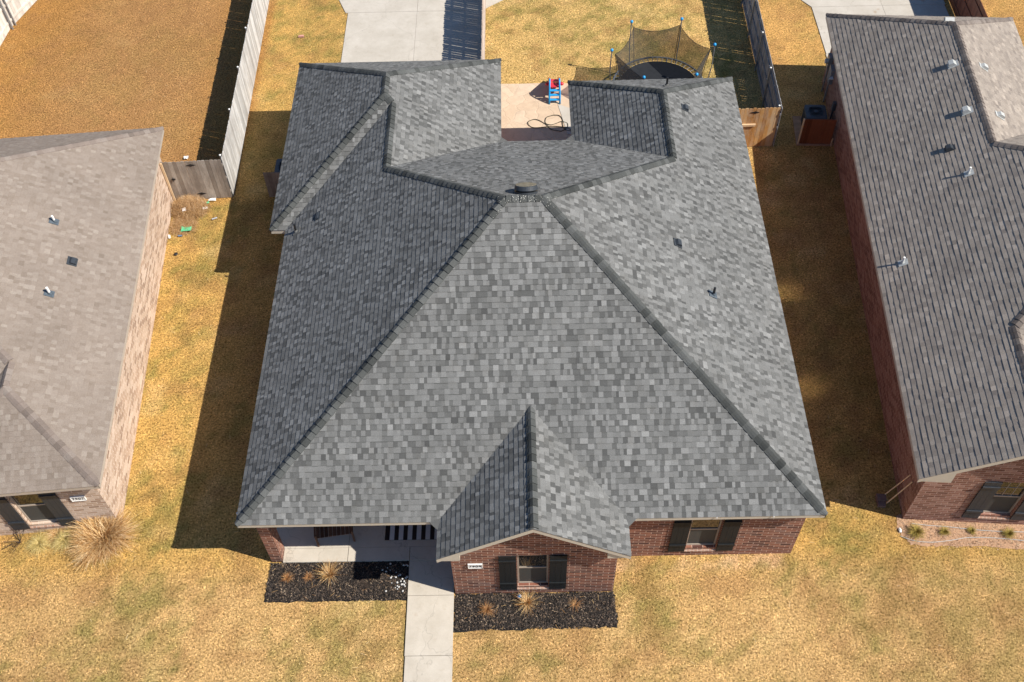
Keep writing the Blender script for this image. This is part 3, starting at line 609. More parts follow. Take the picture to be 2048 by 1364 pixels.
wm = MB(); wall(wm, (W-o-.14, Ye-o), (xc+o, Ye-o), 0, wt); wall(wm, (xc+o, Ye-o-.14), (xc+o, Yp-o-.14), 0, wt); wall(wm, (xc+o, Yp-o), (xb-o, Yp-o), 0, wt, [(.6, 2.2, .06, 2.1)])
wall(wm, (xb-o, Yp-o), (xb-o, Yb-o), 0, wt); wall(wm, (xb-o-.14, Yb-o), (xa+o, Yb-o), 0, wt); wm.build('back_wall', BR_MAIN, H)
pd = MB(); pd.box(xb-o+.5, xc+o-.3, Yp-o-.1, Yp-o-.06, .06, 2.1); pd.build('patio_door', GLASS, H)
wm = MB(); wall(wm, (xa+o, Yb-o-.14), (xa+o, ya+o), 0, wt); wall(wm, (xa+o+.14, ya+o), (o, ya+o), 0, wt); wall(wm, (o, ya+o-.001), (o, 2.5), 0, wt); wm.build('left_wall', BR_MAIN, H)
wm = MB(); wall(wm, (o, 2.36), (gw0, 2.36), 0, wt, [(3.4, 4.35, .06, 2.2)]); wm.build('porch_wall', BR_MAIN, H)
dr = MB(); dr.box(3.71, 4.66, 2.42, 2.46, .06, 2.2); fd = dr.build('front_door', W_DARK, H); kn = MB(); kn.lathe((3.8, 2.37, 1.0), [(0, -.03), (.03, -.02), (.03, .02), (0, .03)], 10); kn.build('handle', GALV, fd)
pm = MB(); pm.box(o, .615, o, .69, 0, wt); pm.build('porch_pillar', BR_MAIN, H)
# roof fittings
VM = Matrix.Translation((7.36, 7.22, He+sb*(Yp-7.22)+.01)) @ Matrix.Rotation(-math.atan(sb), 4, 'X')
def vpart(prof, nm, mt, par, **k_):
    v_ = MB(); v_.lathe((0, 0, 0), prof, 40); v_.v = [tuple(VM @ Vector(p)) for p in v_.v]; return v_.build(nm, mt, par, **k_)
ov = vpart([(.30, .0), (.30, .05), (.20, .05), (.20, .09)], 'roof_vent', VENTB, H, label='large round mushroom vent behind the ridge')
vpart([(.20, .085), (.285, .085), (.305, .10), (.285, .20), (.27, .212)], 'vent_cap', VENTB, ov); vpart([(.272, .213), (.2, .222), (0, .232)], 'cap_top', VENTO, ov)
box_vent(H, (12.48, 13.67, Z(W-12.48)), (-s, 0), VENTB, .2, .19); box_vent(H, (11.5, 7.31, Z(W-11.5)), (-s, 0), VENTB, .2, .19)
box_vent(H, (1.13, 9.88, Z(1.13)), (s, 0), VENTB, .24, .12, .05)
vent_pipe(H, (12.38, 5.92, Z(W-12.38)), .30, .035, BLACK, (-s, 0)); vent_pipe(H, (.42, 9.68, Z(.42)), .34, .035, BLACK, (s, 0), flash=SH_MAIN)
vent_pipe(H, (12.07, 15.08, He+s*(Ye-15.08)), .34, .035, BLACK, (0, -s), flash=SH_MAIN)
fl = MB(); fl.tube([(-.06, .42, 2.32), (-.06, .42, 2.62)], .022, 8); fl.tube([(.3, .46, 2.46), (-.06, .46, 2.46)], .02, 8); fl.build('wall_bracket', WHITE, H, label='small white bracket beside the front left eave')
for (a, b) in (((9.9, 0), 0), ((11.9, 0), 0), ((13.3, 0), 0)):
    x = a[0]; gw = MB(); gw.box(x-.008, x+.008, -.03, -.006, He-.04, He+.012); gw.build('light_clip', WHITE, H)

# ================================================================= the left house (local x runs right, eave corner at origin)
HL = thing('brick_house', 'tan brick house with light brown shingle roof at the left edge', 'house', (-3.67, 1.19, 0), R(4.34))
s2 = .63; Z2 = lambda v: He+s2*v; Lb = 13.74; DL = 6.47; yh = 3.1+(DL-2.3)
# x = -d
planes = [
 ([[(0, 0), (0, Lb), (-DL, yh), (-2.3, 3.1), (-2.3, 2.3)]], -s2, 0, He),
 ([[(0, 0), (-2.3, 2.3), (-4.6, 0)]], 0, s2, He),
 ([[(-4.6, 0), (-2.3, 2.3), (-2.3, 3.1), (-4.6, .8)]], s2, 0, He+4.6*s2),
 ([[(-4.6, .8), (-2.3, 3.1), (-DL, yh), (-13, .8)]], 0, s2, He-.8*s2),
 ([[(0, Lb), (-DL, yh), (-13, Lb)]], 0, -s2, He+s2*Lb),
 ([[(-13, .8), (-DL, yh), (-13, Lb)]], s2, 0, He+13*s2)]
rl = roof(HL, planes[:1], He, 'tan', 300, SH_LEFT) if False else None
mbL = MB()
for i, (pieces, gx, gy, c) in enumerate(planes):
    if i == 0: pieces = [[(0, 0), (0, 2.3), (-2.3, 2.3)], [(0, 2.3), (0, 3.1), (-2.3, 3.1), (-2.3, 2.3)], [(0, 3.1), (0, Lb), (-DL, yh), (-2.3, 3.1)]]
    shingle_plane(mbL, pieces, gx, gy, c, He, 'tan', 300+i*13)
rl = mbL.build('roof', SH_LEFT, HL)
nF, nR, nL, nB = Nn(0, s2), Nn(-s2, 0), Nn(s2, 0), Nn(0, -s2)
for i, (a, b, na, nb) in enumerate([((0, 0, He), (-2.3, 2.3, Z2(2.3)), nF, nR), ((-2.3, 2.3, Z2(2.3)), (-2.3, 3.1, Z2(2.3)), nR, nL), ((-2.3, 3.1, Z2(2.3)), (-DL, yh, Z2(DL)), nF, nR),
    ((-4.6, 0, He), (-2.3, 2.3, Z2(2.3)), nF, nL), ((0, Lb, He), (-DL, yh, Z2(DL)), nR, nB)]): cap_run(a, b, na, nb, CAP_LEFT, rl, lift=.016, seed=50+i)
fb = MB(); eave_boards(fb, [(-4.6, 0), (0, 0), (0, Lb), (-13, Lb)], He); fb.build('fascia', TRIM_L, HL)
sf = MB(); sf.poly([(-12.9, .05, He-.14), (-.02, .05, He-.14), (-.02, Lb-.02, He-.14), (-12.9, Lb-.02, He-.14)]); sf.build('soffit', TRIM_L, HL)
wm = MB(); A_, B_ = (-4.25, .34), (-.35, .34); ML = frameM(A_, B_); dd = lambda q: 4.25-q
wall(wm, A_, B_, 0, wt, [(dd(2.70), dd(1.88), .46, 2.2)]); wm.build('front_wall', BR_LEFT, HL)
wm = MB(); wall(wm, (-.35, .48), (-.35, Lb-.35), 0, wt); wm.build('side_wall', BR_LEFT, HL)
wm = MB(); wall(wm, (-.49, Lb-.35), (-12.6, Lb-.35), 0, wt); wm.build('back_wall', BR_LEFT, HL); wm = MB(); wall(wm, (-4.25, 1.2), (-4.25, .48), 0, wt); wall(wm, (-12.6, 1.2), (-4.39, 1.2), 0, wt); wm.build('porch_wall', BR_LEFT, HL)
window(HL, ML, dd(2.70), dd(1.88), .46, 2.2, smat=SHUT_B)
number_sign(HL, ML, dd(.95), 1.68, .38, .2, '7907')
def Lp(dq, al): return (-dq, al, Z2(dq))
vent_pipe(HL, Lp(2.11, 8.26), .26, .032, PVC, (-s2, 0)); vent_pipe(HL, Lp(1.83, 5.62), .28, .036, PVC, (-s2, 0)); box_vent(HL, Lp(1.52, 6.97), (-s2, 0), VENTB, .22, .2, .08)

# ================================================================= the right house
HR = thing('brick_house', 'dark red brick house with weathered brown shingle roof at the right edge', 'house', (17.11, .96, 0), R(-4.22))
Lr = 19.45; g2 = 2.6; gy1 = 3.75; wr_ = 3.33; yw0 = 10.3; D = 6.24; yD = 7.39
mbR = MB()
P = [([[(0, 0), (g2, 0), (g2, gy1), (0, gy1)], [(0, gy1), (g2, gy1), (D, yD), (0, yD)], [(0, yD), (D, yD), (wr_, yw0), (0, yw0)], [(0, yw0), (wr_, yw0), (wr_, Lr-wr_), (0, Lr-wr_)], [(0, Lr-wr_), (wr_, Lr-wr_), (0, Lr)]], s2, 0, He),
 ([[(2*g2, 0), (g2, 0), (g2, gy1), (2*g2, gy1-g2)]], -s2, 0, He+2*g2*s2),
 ([[(2*g2, gy1-g2), (g2, gy1), (D, yD), (14, yD), (14, gy1-g2)]], 0, s2, He-s2*(gy1-g2)),
 ([[(wr_, yw0), (D, yD), (14, yD), (14, yw0+wr_), (2*wr_, yw0+wr_)]], 0, -s2, He+s2*(yw0+wr_)),
 ([[(2*wr_, yw0+wr_), (2*wr_, Lr), (wr_, Lr-wr_), (wr_, yw0)]], -s2, 0, He+2*wr_*s2),
 ([[(0, Lr), (wr_, Lr-wr_), (2*wr_, Lr)]], 0, -s2, He+s2*Lr)]
for i, (pieces, gx, gy, c) in enumerate(P): shingle_plane(mbR, pieces, gx, gy, c, He, 'three', 500+i*13)
rr_ = mbR.build('roof', SH_RIGHT, HR)
for i, (a, b, na, nb) in enumerate([((g2, 0, Z2(g2)), (g2, gy1, Z2(g2)), nL, nR), ((g2, gy1, Z2(g2)), (D, yD, Z2(D)), nL, nF), ((wr_, yw0, Z2(wr_)), (D, yD, Z2(D)), nL, nB),
   ((wr_, yw0, Z2(wr_)), (wr_, Lr-wr_, Z2(wr_)), nL, nR), ((0, Lr, He), (wr_, Lr-wr_, Z2(wr_)), nL, nB), ((2*wr_, Lr, He), (wr_, Lr-wr_, Z2(wr_)), nR, nB)]): cap_run(a, b, na, nb, CAP_RIGHT, rr_, lift=.02, w=.13, seed=80+i)
fb = MB(); eave_boards(fb, [(2*wr_, Lr), (0, Lr), (0, 0)], He); eave_boards(fb, [(2*g2, 0), (2*g2, 1.2), (14, 1.2)], He); fb.build('fascia', TRIM, HR)
rk = MB()
for x0, sg in ((0, 1), (2*g2, -1)):
    a = (x0, .03, He-.012); b = (g2, .03, Z2(g2)-.012); rk.prism([a, b, (b[0], b[1], b[2]-.17), (a[0], a[1], a[2]-.17)], (0, -.022, 0))
    rk.prism([(x0+sg*.03, .05, He-.03), (x0+sg*.85, .05, Z2(.85)-.05), (x0+sg*.85, .05, He-.19), (x0+sg*.03, .05, He-.19)], (0, .27, 0))
rk.build('gable_trim', TRIM, HR)
sf = MB(); sf.poly([(.02, .34, He-.14), (2*g2-.02, .34, He-.14), (13.9, 1.3, He-.14), (13.9, yw0+wr_, He-.14), (2*wr_-.02, yw0+wr_, He-.14), (2*wr_-.02, Lr-.02, He-.14), (.02, Lr-.02, He-.14)]); sf.build('soffit', TRIM, HR)
MR = frameM((.40, .34), (4.8, .34)); wm = MB(); wall(wm, (.40, .34), (4.8, .34), 0, 2.42, [(2.33-.4, 3.13-.4, .46, 2.22)])
wm.prism([(.40, .34, 2.42), (4.8, .34, 2.42), (4.8, .34, Z2(.4)-.03), (g2, .34, Z2(g2)-.03), (.40, .34, Z2(.4)-.03)], (0, .14, 0)); wm.build('front_wall', BR_RIGHT, HR)
window(HR, MR, 2.33-.4, 3.13-.4, .46, 2.22, grid=True, smat=SHUT_B)
wm = MB(); wall(wm, (.40, Lr-.40), (.40, .48), 0, wt); wm.build('side_wall', BR_RIGHT, HR)
wm = MB(); wall(wm, (6.2, Lr-.40), (.54, Lr-.40), 0, wt); wall(wm, (6.2, 13.4), (6.2, Lr-.54), 0, wt); wm.build('back_wall', BR_RIGHT, HR); wm = MB(); wall(wm, (4.8, .48), (4.8, 1.5), 0, wt); wall(wm, (4.94, 1.5), (13.5, 1.5), 0, wt); wm.build('porch_wall', BR_RIGHT, HR)
def Rp(dq, al): return (dq, al, Z2(dq))
for q, al in ((2.95, 14.2), (2.95, 11.95)): box_vent(HR, Rp(q, al), (s2, 0), VENTG, .20, .24, .15)
for q, al in ((4.0, 14.35), (4.0, 12.0)): box_vent(HR, (q, al, Z2(2*wr_-q)), (-s2, 0), VENTG, .17, .26, .11)
box_vent(HR, (3.25, Lr-3.0, Z2(3.0)), (0, -s2), VENTG, .30, .2, .14)
box_vent(HR, Rp(2.32, 10.68), (s2, 0), VENTB, .16, .22, .13)
vent_pipe(HR, Rp(2.56, 9.45), .26, .032, PVC, (s2, 0), flash=VENTG); vent_pipe(HR, Rp(.60, 6.95), .26, .032, PVC, (s2, 0), flash=VENTG)
# utility boxes on its side wall (wall plane local x=.40, outside is -x)
u = MB(); u.box(.24, .395, 18.35, 18.65, 1.15, 1.65); mbx = u.build('electric_meter', GALV, HR); u = MB(); u.tube([(.24, 18.5, 1.4), (.15, 18.5, 1.4)], .09, 16); u.build('meter_dial', VENTG, mbx)
u = MB(); u.box(.26, .395, 17.7, 18.1, .95, 1.55); u.tube([(.33, 17.9, .0), (.33, 17.9, .95)], .035, 10); u.build('breaker_box', GALV, HR)
u = MB(); u.tube([(.33, 18.5, 0), (.33, 18.5, 1.15)], .03, 10); u.build('conduit', GALV, HR)
u = MB(); u.box(.28, .395, 16.45, 16.6, .75, 1.1); u.tube([(.34, 16.52, .0), (.34, 16.52, .75)], .03, 8); u.build('disconnect_switch', ACM, HR)
u = MB(); u.prism([(.18, 17.55, 1.3), (.36, 17.55, 1.3), (.36, 17.8, 1.3)], (0, 0, .02)); u.build('notice_tag', WHITE, HR)

# ---------------------------------------------------------------- fences
def fence(name, label, p0, p1, h, mt, rails_side=1, nposts=0, post_mat=GALV, gap=.004, pw=.14, jit=.012, group=None, rail_mat=None, dog=True, postbrace=None, n_rails=3):
    p0, p1 = Vector((*p0, 0)), Vector((*p1, 0)); dv = p1-p0; L = dv.length; dv.normalize(); th = math.atan2(dv.y, dv.x)
    t = thing(name, label, 'gate' if 'gate' in name else 'fence', p0, th, group); mb = MB(); x = 0
    while x < L-.04:
        w_ = min(pw*random.uniform(.97, 1.03), L-x); g = gap*random.choice((.2, .6, 1, 1, 2.2)); hh = h+random.uniform(-jit, jit); y = random.uniform(-.003, .003); a, b = x, x+w_-g; c = .025 if dog else .001
        lean = random.uniform(-.004, .004)
        mb.prism([(a, y, .02), (b, y, .02), (b+lean, y, hh-c), (b-c+lean, y, hh), (a+c+lean, y, hh), (a+lean, y, hh-c)], (0, .017, 0), t=random.random()); x += w_
    mb.build('pickets', mt, t)
    sy = rails_side
    for z in ([.3, h*.52, h-.28] if n_rails == 3 else [.3, h-.3]):
        r = MB(); y0, y1 = (.018, .056) if sy > 0 else (-.042, -.004); r.box(0, L, y0, y1, z-.044, z+.044, t=random.random()); r.build('rail', rail_mat or mt, t)
    for i in range(nposts):
        q = MB(); xx = L*(i+.06)/max(1, nposts)+.05; yy = .085 if sy > 0 else -.075; q.tube([(xx, yy, 0), (xx, yy, h-.03)], .03, 12); po = q.build('post', post_mat, t)
        q = MB(); q.lathe((xx, yy, h-.03), [(.036, 0), (.034, .02), (0, .035)], 12); q.build('post_cap', PVC, po)
    return t
fence('wooden_fence', 'weathered grey picket fence running back between the left and middle yards', (-2.90, 14.36), (-3.32, 31), 1.80, W_GREY, rails_side=1, nposts=7, gap=.004)
fence('wooden_fence', 'bleached picket fence on the left side of the left backyard', (-14.6, 12), (-13.72, 24.5), 1.85, W_PALE, rails_side=-1, nposts=6, jit=.008)
fence('wooden_fence', 'bleached picket fence angling away across the back of the left yard', (-13.70, 24.55), (-11.9, 30.6), 1.85, W_PALE, rails_side=-1, nposts=3, jit=.008)
fence('wooden_fence', 'thin weathered picket fence beside the driveway with light slipping through its gaps', (5.90, 18.2), (5.93, 31), 1.86, W_TAN, rails_side=-1, nposts=0, gap=.009, jit=.03)
fence('wooden_fence', 'shaded dark picket fence with steel posts on the right of the trampoline yard', (16.46, 16.32), (16.72, 31), 1.80, W_SLATE, rails_side=1, nposts=7, gap=.0062)
fence('wooden_fence', 'red stained board fence beside the far right driveway', (24.95, 18.5), (25.3, 31), 1.83, W_RED, rails_side=1, nposts=0, dog=False, jit=.002, gap=.002)
fence('wooden_fence', 'golden cedar picket fence panel with gate joining the middle house to the side fence', (14.31, 16.33), (16.44, 16.36), 1.80, W_GOLD, rails_side=1, jit=.02)
fence('wooden_fence', 'weathered brown picket gate panel joining the left house to the side fence', (-5.0, 14.20), (-2.93, 14.30), 1.80, W_GATE, rails_side=1, jit=.012)
def kids(o): return [c for c in bpy.data.objects if c.parent == o]
FG = [o for o in COL.objects if o.get('label', '').startswith('golden cedar')][0]; FL = [o for o in COL.objects if o.get('label', '').startswith('weathered brown picket')][0]
def hinge(par, x, z, flip=1):
    b = MB(); b.prism([(x-.17, -.004, z), (x-.04, -.004, z-.035), (x-.01, -.004, z-.06), (x+.01, -.004, z-.06), (x+.04, -.004, z-.035), (x+.17, -.004, z), (x+.04, -.004, z+.035), (x, -.004, z+.06), (x-.04, -.004, z+.035)], (0, -.008, 0)); b.build('hinge', BLACK, par)
hinge(FG, 1.22, 1.62); hinge(FG, .95, .28); hinge(FL, 1.02, 1.62); hinge(FL, 1.05, .28)
b = MB(); b.box(.68, 1.32, -.052, -.002, 1.02, 1.11); b.build('brace_board', W_LUM, FG)
b = MB(); b.box(.015, .085, -.05, -.002, .05, 1.78); b.build('gate_stile', W_LUM, FL)
b = MB(); b.box(.22, .34, -.03, -.004, 1.0, 1.05); b.box(.26, .28, -.05, -.03, .96, 1.1); b.build('latch', BLACK, FL)
b = MB(); b.tube([(-13.62, 24.42, 0), (-13.62, 24.42, 1.95)], .035, 12); b.build('fence_post', GALV); tag(bpy.data.objects['fence_post'], 'steel post standing in the corner of the bleached fences', 'post')

# ---------------------------------------------------------------- air conditioners with wooden screens
def ac_unit(loc, label, rz=0):
    t = thing('air_conditioner', label, 'air conditioner', loc, rz, 'outdoor cooling units'); h = .78; w2 = .36
    b = MB(); b.box(-w2, w2, -w2, w2, .06, h-.05)
    for i in range(14):
        a = -w2+.04+i*(2*w2-.08)/13
        for sx, sy in ((a, None), (None, a)):
            for sg in (-1, 1):
                if sy is None: b.box(a-.008, a+.008, sg*w2-.012, sg*w2+.012, .1, h-.1)
                else: b.box(sg*w2-.012, sg*w2+.012, a-.008, a+.008, .1, h-.1)
    b.build('housing', ACM, t)
    b = MB(); n = 32; c = .09; r_ = w2+.02
    out = []
    for cx, cy, a0 in ((r_-c, r_-c, 0), (-r_+c, r_-c, 90), (-r_+c, -r_+c, 180), (r_-c, -r_+c, 270)):
        for q in range(9): an = R(a0+q*11.25); out.append((cx+c*math.cos(an), cy+c*math.sin(an)))
    cir = [(.29*math.cos(math.atan2(y, x)), .29*math.sin(math.atan2(y, x))) for x, y in out]
    for i in range(len(out)):
        j = (i+1) % len(out); b.poly([(*out[i], h), (*out[j], h), (*cir[j], h+.015), (*cir[i], h+.015)]); b.poly([(*out[i], h-.09), (*out[j], h-.09), (*out[j], h), (*out[i], h)]); b.poly([(*cir[i], h+.015), (*cir[j], h+.015), (*cir[j], h-.12), (*cir[i], h-.12)])
    b.build('top_cover', ACM, t)
    b = MB(); b.lathe((0, 0, h-.12), [(.30, 0), (0, .0)], 24)
    for r0 in (.08, .12, .16, .20, .24, .28): b.tube([(r0*math.cos(a), r0*math.sin(a), h+.012) for a in np.linspace(0, 2*math.pi, 33)[:-1]], .0035, 5, closed=True)
    for a in range(8): an = a*math.pi/4; b.tube([(0, 0, h+.018), (.3*math.cos(an), .3*math.sin(an), h+.012)], .004, 5)
    b.build('fan_grille', ACD, t)
    b = MB(); b.lathe((0, 0, h), [(.075, .018), (.07, .03), (0, .034)], 20); b.build('fan_hub', LEAD, t)
    return t
ac_unit((18.02, 17.30, 0), 'dark square air conditioner with round fan beside the right house', R(-4))
ac_unit((-.98, 15.02, 0), 'dark square air conditioner half under the left eave of the middle house', R(0))
sl_ = slab('equipment_pad', [[(17.30, 16.38), (17.43, 17.95), (18.7, 17.85), (18.6, 16.3)]], -.05, .05, plain('rusty_pad', (.36, .22, .14), .9, .3, 5), 0)
fence('screen_fence', 'glossy red brown board screen in front of the right air conditioner', (17.38, 16.44), (18.52, 16.36), 1.18, W_RED, rails_side=1, dog=False, gap=.002, jit=.003, group='board screens hiding the cooling units', n_rails=2)
b = MB(); b.box(17.345, 17.385, 16.41, 16.47, .0, 1.2); b.box(18.52, 18.55, 16.3, 16.36, 0, .35); b.build('screen_post', W_LUM); tag(bpy.data.objects['screen_post'], 'pale edge posts of the red brown board screen', 'post')
fence('screen_fence', 'dull brown board screen beside the left wall of the middle house', (-1.62, 14.27), (-.2, 14.27), 1.18, W_BROWN, rails_side=1, dog=False, gap=.003, jit=.004, group='board screens hiding the cooling units', n_rails=2)

# ---------------------------------------------------------------- trampoline
T = thing('trampoline', 'round trampoline with dark safety net and blue pole knobs behind the middle house', 'trampoline', (12.5, 19.05, 0)); rr0 = 1.72; zt = .68
cirp = lambda r, z, n=60: [(r*math.cos(2*math.pi*i/n), r*math.sin(2*math.pi*i/n), z) for i in range(n)]
b = MB(); b.tube(cirp(rr0, zt), .034, 8, closed=True); b.build('rim', GALV, T)
b = MB(); b.lathe((0, 0, zt-.01), [(1.50, 0), (1.2, -.02), (0, -.05)], 60); b.build('jumping_mat', MAT_, T)
b = MB()
for i in range(54): a = 2*math.pi*i/54; b.tube([(1.49*math.cos(a), 1.49*math.sin(a), zt-.008), (rr0*math.cos(a), rr0*math.sin(a), zt+.005)], .015, 5)
b.build('springs', plain('bright_spring_steel', (.55, .55, .53), .35, .1, metal=.6), T)
hexa = [math.radians(a) for a in (0+3, 63, 123, 183, 243, 303)]
tops = []
for a in hexa:
    x, y = 1.87*math.cos(a), 1.87*math.sin(a); x2, y2 = 1.80*math.cos(a), 1.80*math.sin(a); tops.append((x, y, 2.40))
    b = MB(); b.tube([(x2, y2, .02), (x2, y2, .7), (x*1.01, y*1.01, 1.5), (x, y, 2.40)], .019, 10); po = b.build('pole', GALV, T)
    b = MB(); b.lathe((x, y, 2.38), [(0, -.02), (.045, .0), (.06, .04), (.05, .085), (0, .11)], 14); b.build('pole_knob', BLUEP, po, smooth=True)
for a in hexa[::1]:
    b = MB(); b.tube([(1.72*math.cos(a-.2), 1.72*math.sin(a-.2), zt), (1.74*math.cos(a-.2), 1.74*math.sin(a-.2), .03), (1.74*math.cos(a+.2), 1.74*math.sin(a+.2), .03), (1.72*math.cos(a+.2), 1.72*math.sin(a+.2), zt)], .02, 8); b.build('leg', GALV, T)
b = MB(); edge = MB(); n = 12; ring = []
for i in range(6):
    a, c_ = Vector(tops[i])*1.0, Vector(tops[(i+1) % 6]); a.z = c_.z = 2.25; a.x *= .93; a.y *= .93; c_.x *= .93; c_.y *= .93
    for q in range(n):
        f = q/n; p = a.lerp(c_, f); sag = 4*f*(1-f); p.z -= .16*sag; p.x *= 1-.05*sag; p.y *= 1-.05*sag; an = math.atan2(p.y, p.x); ring.append((p, an))
for i in range(len(ring)):
    (p, a1), (q, a2) = ring[i], ring[(i+1) % len(ring)]; m1 = Vector((1.5*math.cos(a1), 1.5*math.sin(a1), 1.4)).lerp(p, .25); m2 = Vector((1.5*math.cos(a2), 1.5*math.sin(a2), 1.4)).lerp(q, .25); m1.z = m2.z = 1.4
    l1 = Vector((1.52*math.cos(a1), 1.52*math.sin(a1), zt)); l2 = Vector((1.52*math.cos(a2), 1.52*math.sin(a2), zt)); b.poly([l1, l2, m2, m1]); b.poly([m1, m2, q, p])
nt = b.build('net', NET, T, smooth=True); edge.tube([p for p, _ in ring], .008, 6, closed=True)
for i in range(6):
    p, a1 = ring[i*n]; edge.tube([(1.52*math.cos(a1), 1.52*math.sin(a1), zt), p], .012, 6); edge.tube([p, Vector(tops[i])-V(0, 0, .08)], .008, 5)
edge.build('net_edging', BLACK, nt)

# ---------------------------------------------------------------- toddler slide
T = thing('toddler_slide', 'small blue and red plastic toddler slide on the tan patio', 'slide', (8.60, 18.93, .035)); T.scale = (.95, .9, .82)
for sx in (-.21, .21):
    b = MB(); pts = [(sx, 0, 0), (sx*1.0, .10, .35), (sx*.95, .24, .74), (sx*.92, .36, .96), (sx*.92, .50, 1.0), (sx*.95, .58, .88)]
    b.tube(pts, [.035, .038, .036, .034, .034, .03], 10); b.build('side_rail', BLUEP, T, smooth=True)
for i, (y, z) in enumerate(((.075, .18), (.13, .40), (.2, .60))):
    b = MB(); b.box(-.20, .20, y-.045, y+.075, z-.02, z+.02); b.build('step', BLUEP, T)
b = MB(); b.box(-.19, .19, .28, .56, .70, .74); b.prism([(-.19, .56, .74), (.19, .56, .74), (.19, 1.35, .12), (-.19, 1.35, .12)], (0, 0, -.03)); b.prism([(-.19, 1.35, .12), (.19, 1.35, .12), (.19, 1.55, .08), (-.19, 1.55, .08)], (0, 0, -.03))
for sx in (-.215, .19): b.prism([(sx, .36, .90), (sx, .62, .92), (sx, 1.5, .24), (sx, 1.5, .0), (sx, .62, .30), (sx, .40, .55)], (.028, 0, 0))
b.build('chute', REDP, T)
for sx in (-.29, .29): b = MB(); b.lathe((sx, .52, .70), [(0, -.07), (.06, -.05), (.085, 0), (.06, .06), (0, .08)], 14); b.build('grip', REDP, T, smooth=True)
# ---------------------------------------------------------------- garden hose
def smooth_path(pts, n=6):
    P = [Vector(p) for p in pts]; out = []
    for i in range(len(P)-1):
        a, b_, c_, d_ = P[max(i-1, 0)], P[i], P[i+1], P[min(i+2, len(P)-1)]
        for q in range(n):
            t = q/n; out.append(.5*((2*b_)+(c_-a)*t+(2*a-5*b_+4*c_-d_)*t*t+(-a+3*b_-3*c_+d_)*t**3))
    return out+[P[-1]]
hp = [(9.35, 17.36), (9.16, 17.42), (8.99, 17.56), (8.5, 17.65), (7.89, 17.58), (7.67, 17.66), (7.57, 17.82), (7.61, 17.97), (7.82, 18.05), (8.0, 17.98), (8.2, 17.8), (8.32, 17.64), (8.4, 17.5), (8.6, 17.41), (8.8, 17.38), (9.01, 17.56), (9.05, 17.71), (9.0, 17.84), (8.82, 17.89), (8.65, 17.83), (8.45, 17.73), (8.28, 17.77), (8.21, 17.92), (8.27, 18.14), (8.42, 18.24), (8.59, 18.27), (8.77, 18.22), (8.86, 18.0), (8.86, 17.75), (8.95, 17.45), (9.4, 17.3)]
b = MB(); b.tube(smooth_path([(x, y, .05+.018*math.sin(i*1.3)**2) for i, (x, y) in enumerate(hp)]), .013, 8); tag(b.build('garden_hose', HOSE, smooth=True), 'dark garden hose lying in loops on the tan patio', 'hose')

# ---------------------------------------------------------------- porch things
b = MB(); b.box(3.33, 5.28, .87, 1.75, .061, .071, t=.5); rug = b.build('porch_rug', BLACK); tag(rug, 'black and white striped rug on the shaded porch', 'rug')
b = MB(); x = 3.33+.13; 
while x < 5.2: b.box(x, x+.125, .872, 1.748, .072, .074); x += .245
b.build('stripes', plain('off_white_weave', (.55, .56, .56), .9, .1, 40), rug)
BN = thing('porch_bench', 'dark wooden bench seen under the front eave of the porch', 'bench', (2.0, 1.02, .06), R(8)); BN.scale = (.80, .9, 1)
b = MB()
for i in range(6): b.box(-.62+i*.14, -.62+i*.14+.125, -.22, .28, .40, .425, t=random.random())
for i in range(3): b.box(.22+i*.14-.0, .22+i*.14+.125, -.22, .28, .40, .425, t=random.random())
b.build('seat', W_DARK, BN)
b = MB()
for i in range(9): b.prism([(-.62+i*.14, .28, .42), (-.62+i*.14+.12, .28, .42), (-.62+i*.14+.12, .38, .95), (-.62+i*.14, .38, .95)], (0, .02, 0), t=random.random())
b.build('backrest', W_DARK, BN)
for sx in (-.62, .60):
    b = MB(); b.box(sx-.03, sx+.03, -.30, .34, .62, .65, t=.9); b.build('armrest', W_DARK, BN)
    for sy in (-.24, .28): b = MB(); b.box(sx-.03, sx+.03, sy-.03, sy+.03, 0, .62, t=.8); b.build('leg', W_DARK, BN)

# ---------------------------------------------------------------- plants
def tuft(name, label, cat, loc, n, r, h, mt, droop=.5, w_=.008, core=.06, group=None, seg=4, seed=1):
    rr = random.Random(seed); mb = MB()
    for i in range(n):
        a = rr.uniform(0, 2*math.pi); c = rr.uniform(0, 1)**.5*core; L = rr.uniform(.55, 1.05); out = rr.uniform(.05, 1)**.7*r; hh = h*L*(1-.45*(out/r)**2); lob = 1+.28*math.sin(a*3+seed)+.18*math.sin(a*7+seed*2); out = min(out*lob, r*1.25); p0 = Vector((c*math.cos(a), c*math.sin(a), 0)); a2 = a+rr.gauss(0, .55)
        dirn = Vector((math.cos(a2), math.sin(a2), 0)); pts = []; bend = rr.gauss(0, .22)*r; sdv = Vector((-dirn.y, dirn.x, 0))
        for q in range(seg+1): t = q/seg; pts.append(p0+dirn*out*(t**1.5)+sdv*bend*t*t+V(0, 0, hh*(t*(1+droop)-droop*t*t*1.4)))
        mb.strip(pts, w_, Vector((-dirn.y, dirn.x, 0)))
    o = mb.build(name, mt); o.location = loc; tag(o, label, cat, group); return o
tuft('ornamental_grass', 'huge round clump of dry golden ornamental grass at the left house corner', 'ornamental grass', (-4.37, 1.02, 0), 3300, .72, .90, DRY, .45, .014, .38, seed=1)
tuft('ornamental_grass', 'pale green drooping grass clump in front of the left house window', 'ornamental grass', (-5.45, 1.0, 0), 900, .42, .42, PALEG, .9, .008, .05, seed=2)
tuft('ornamental_grass', 'pale yellow drooping grass clump nearest the left edge', 'ornamental grass', (-6.15, .92, 0), 700, .40, .38, PALEG, .9, .008, .05, seed=3)
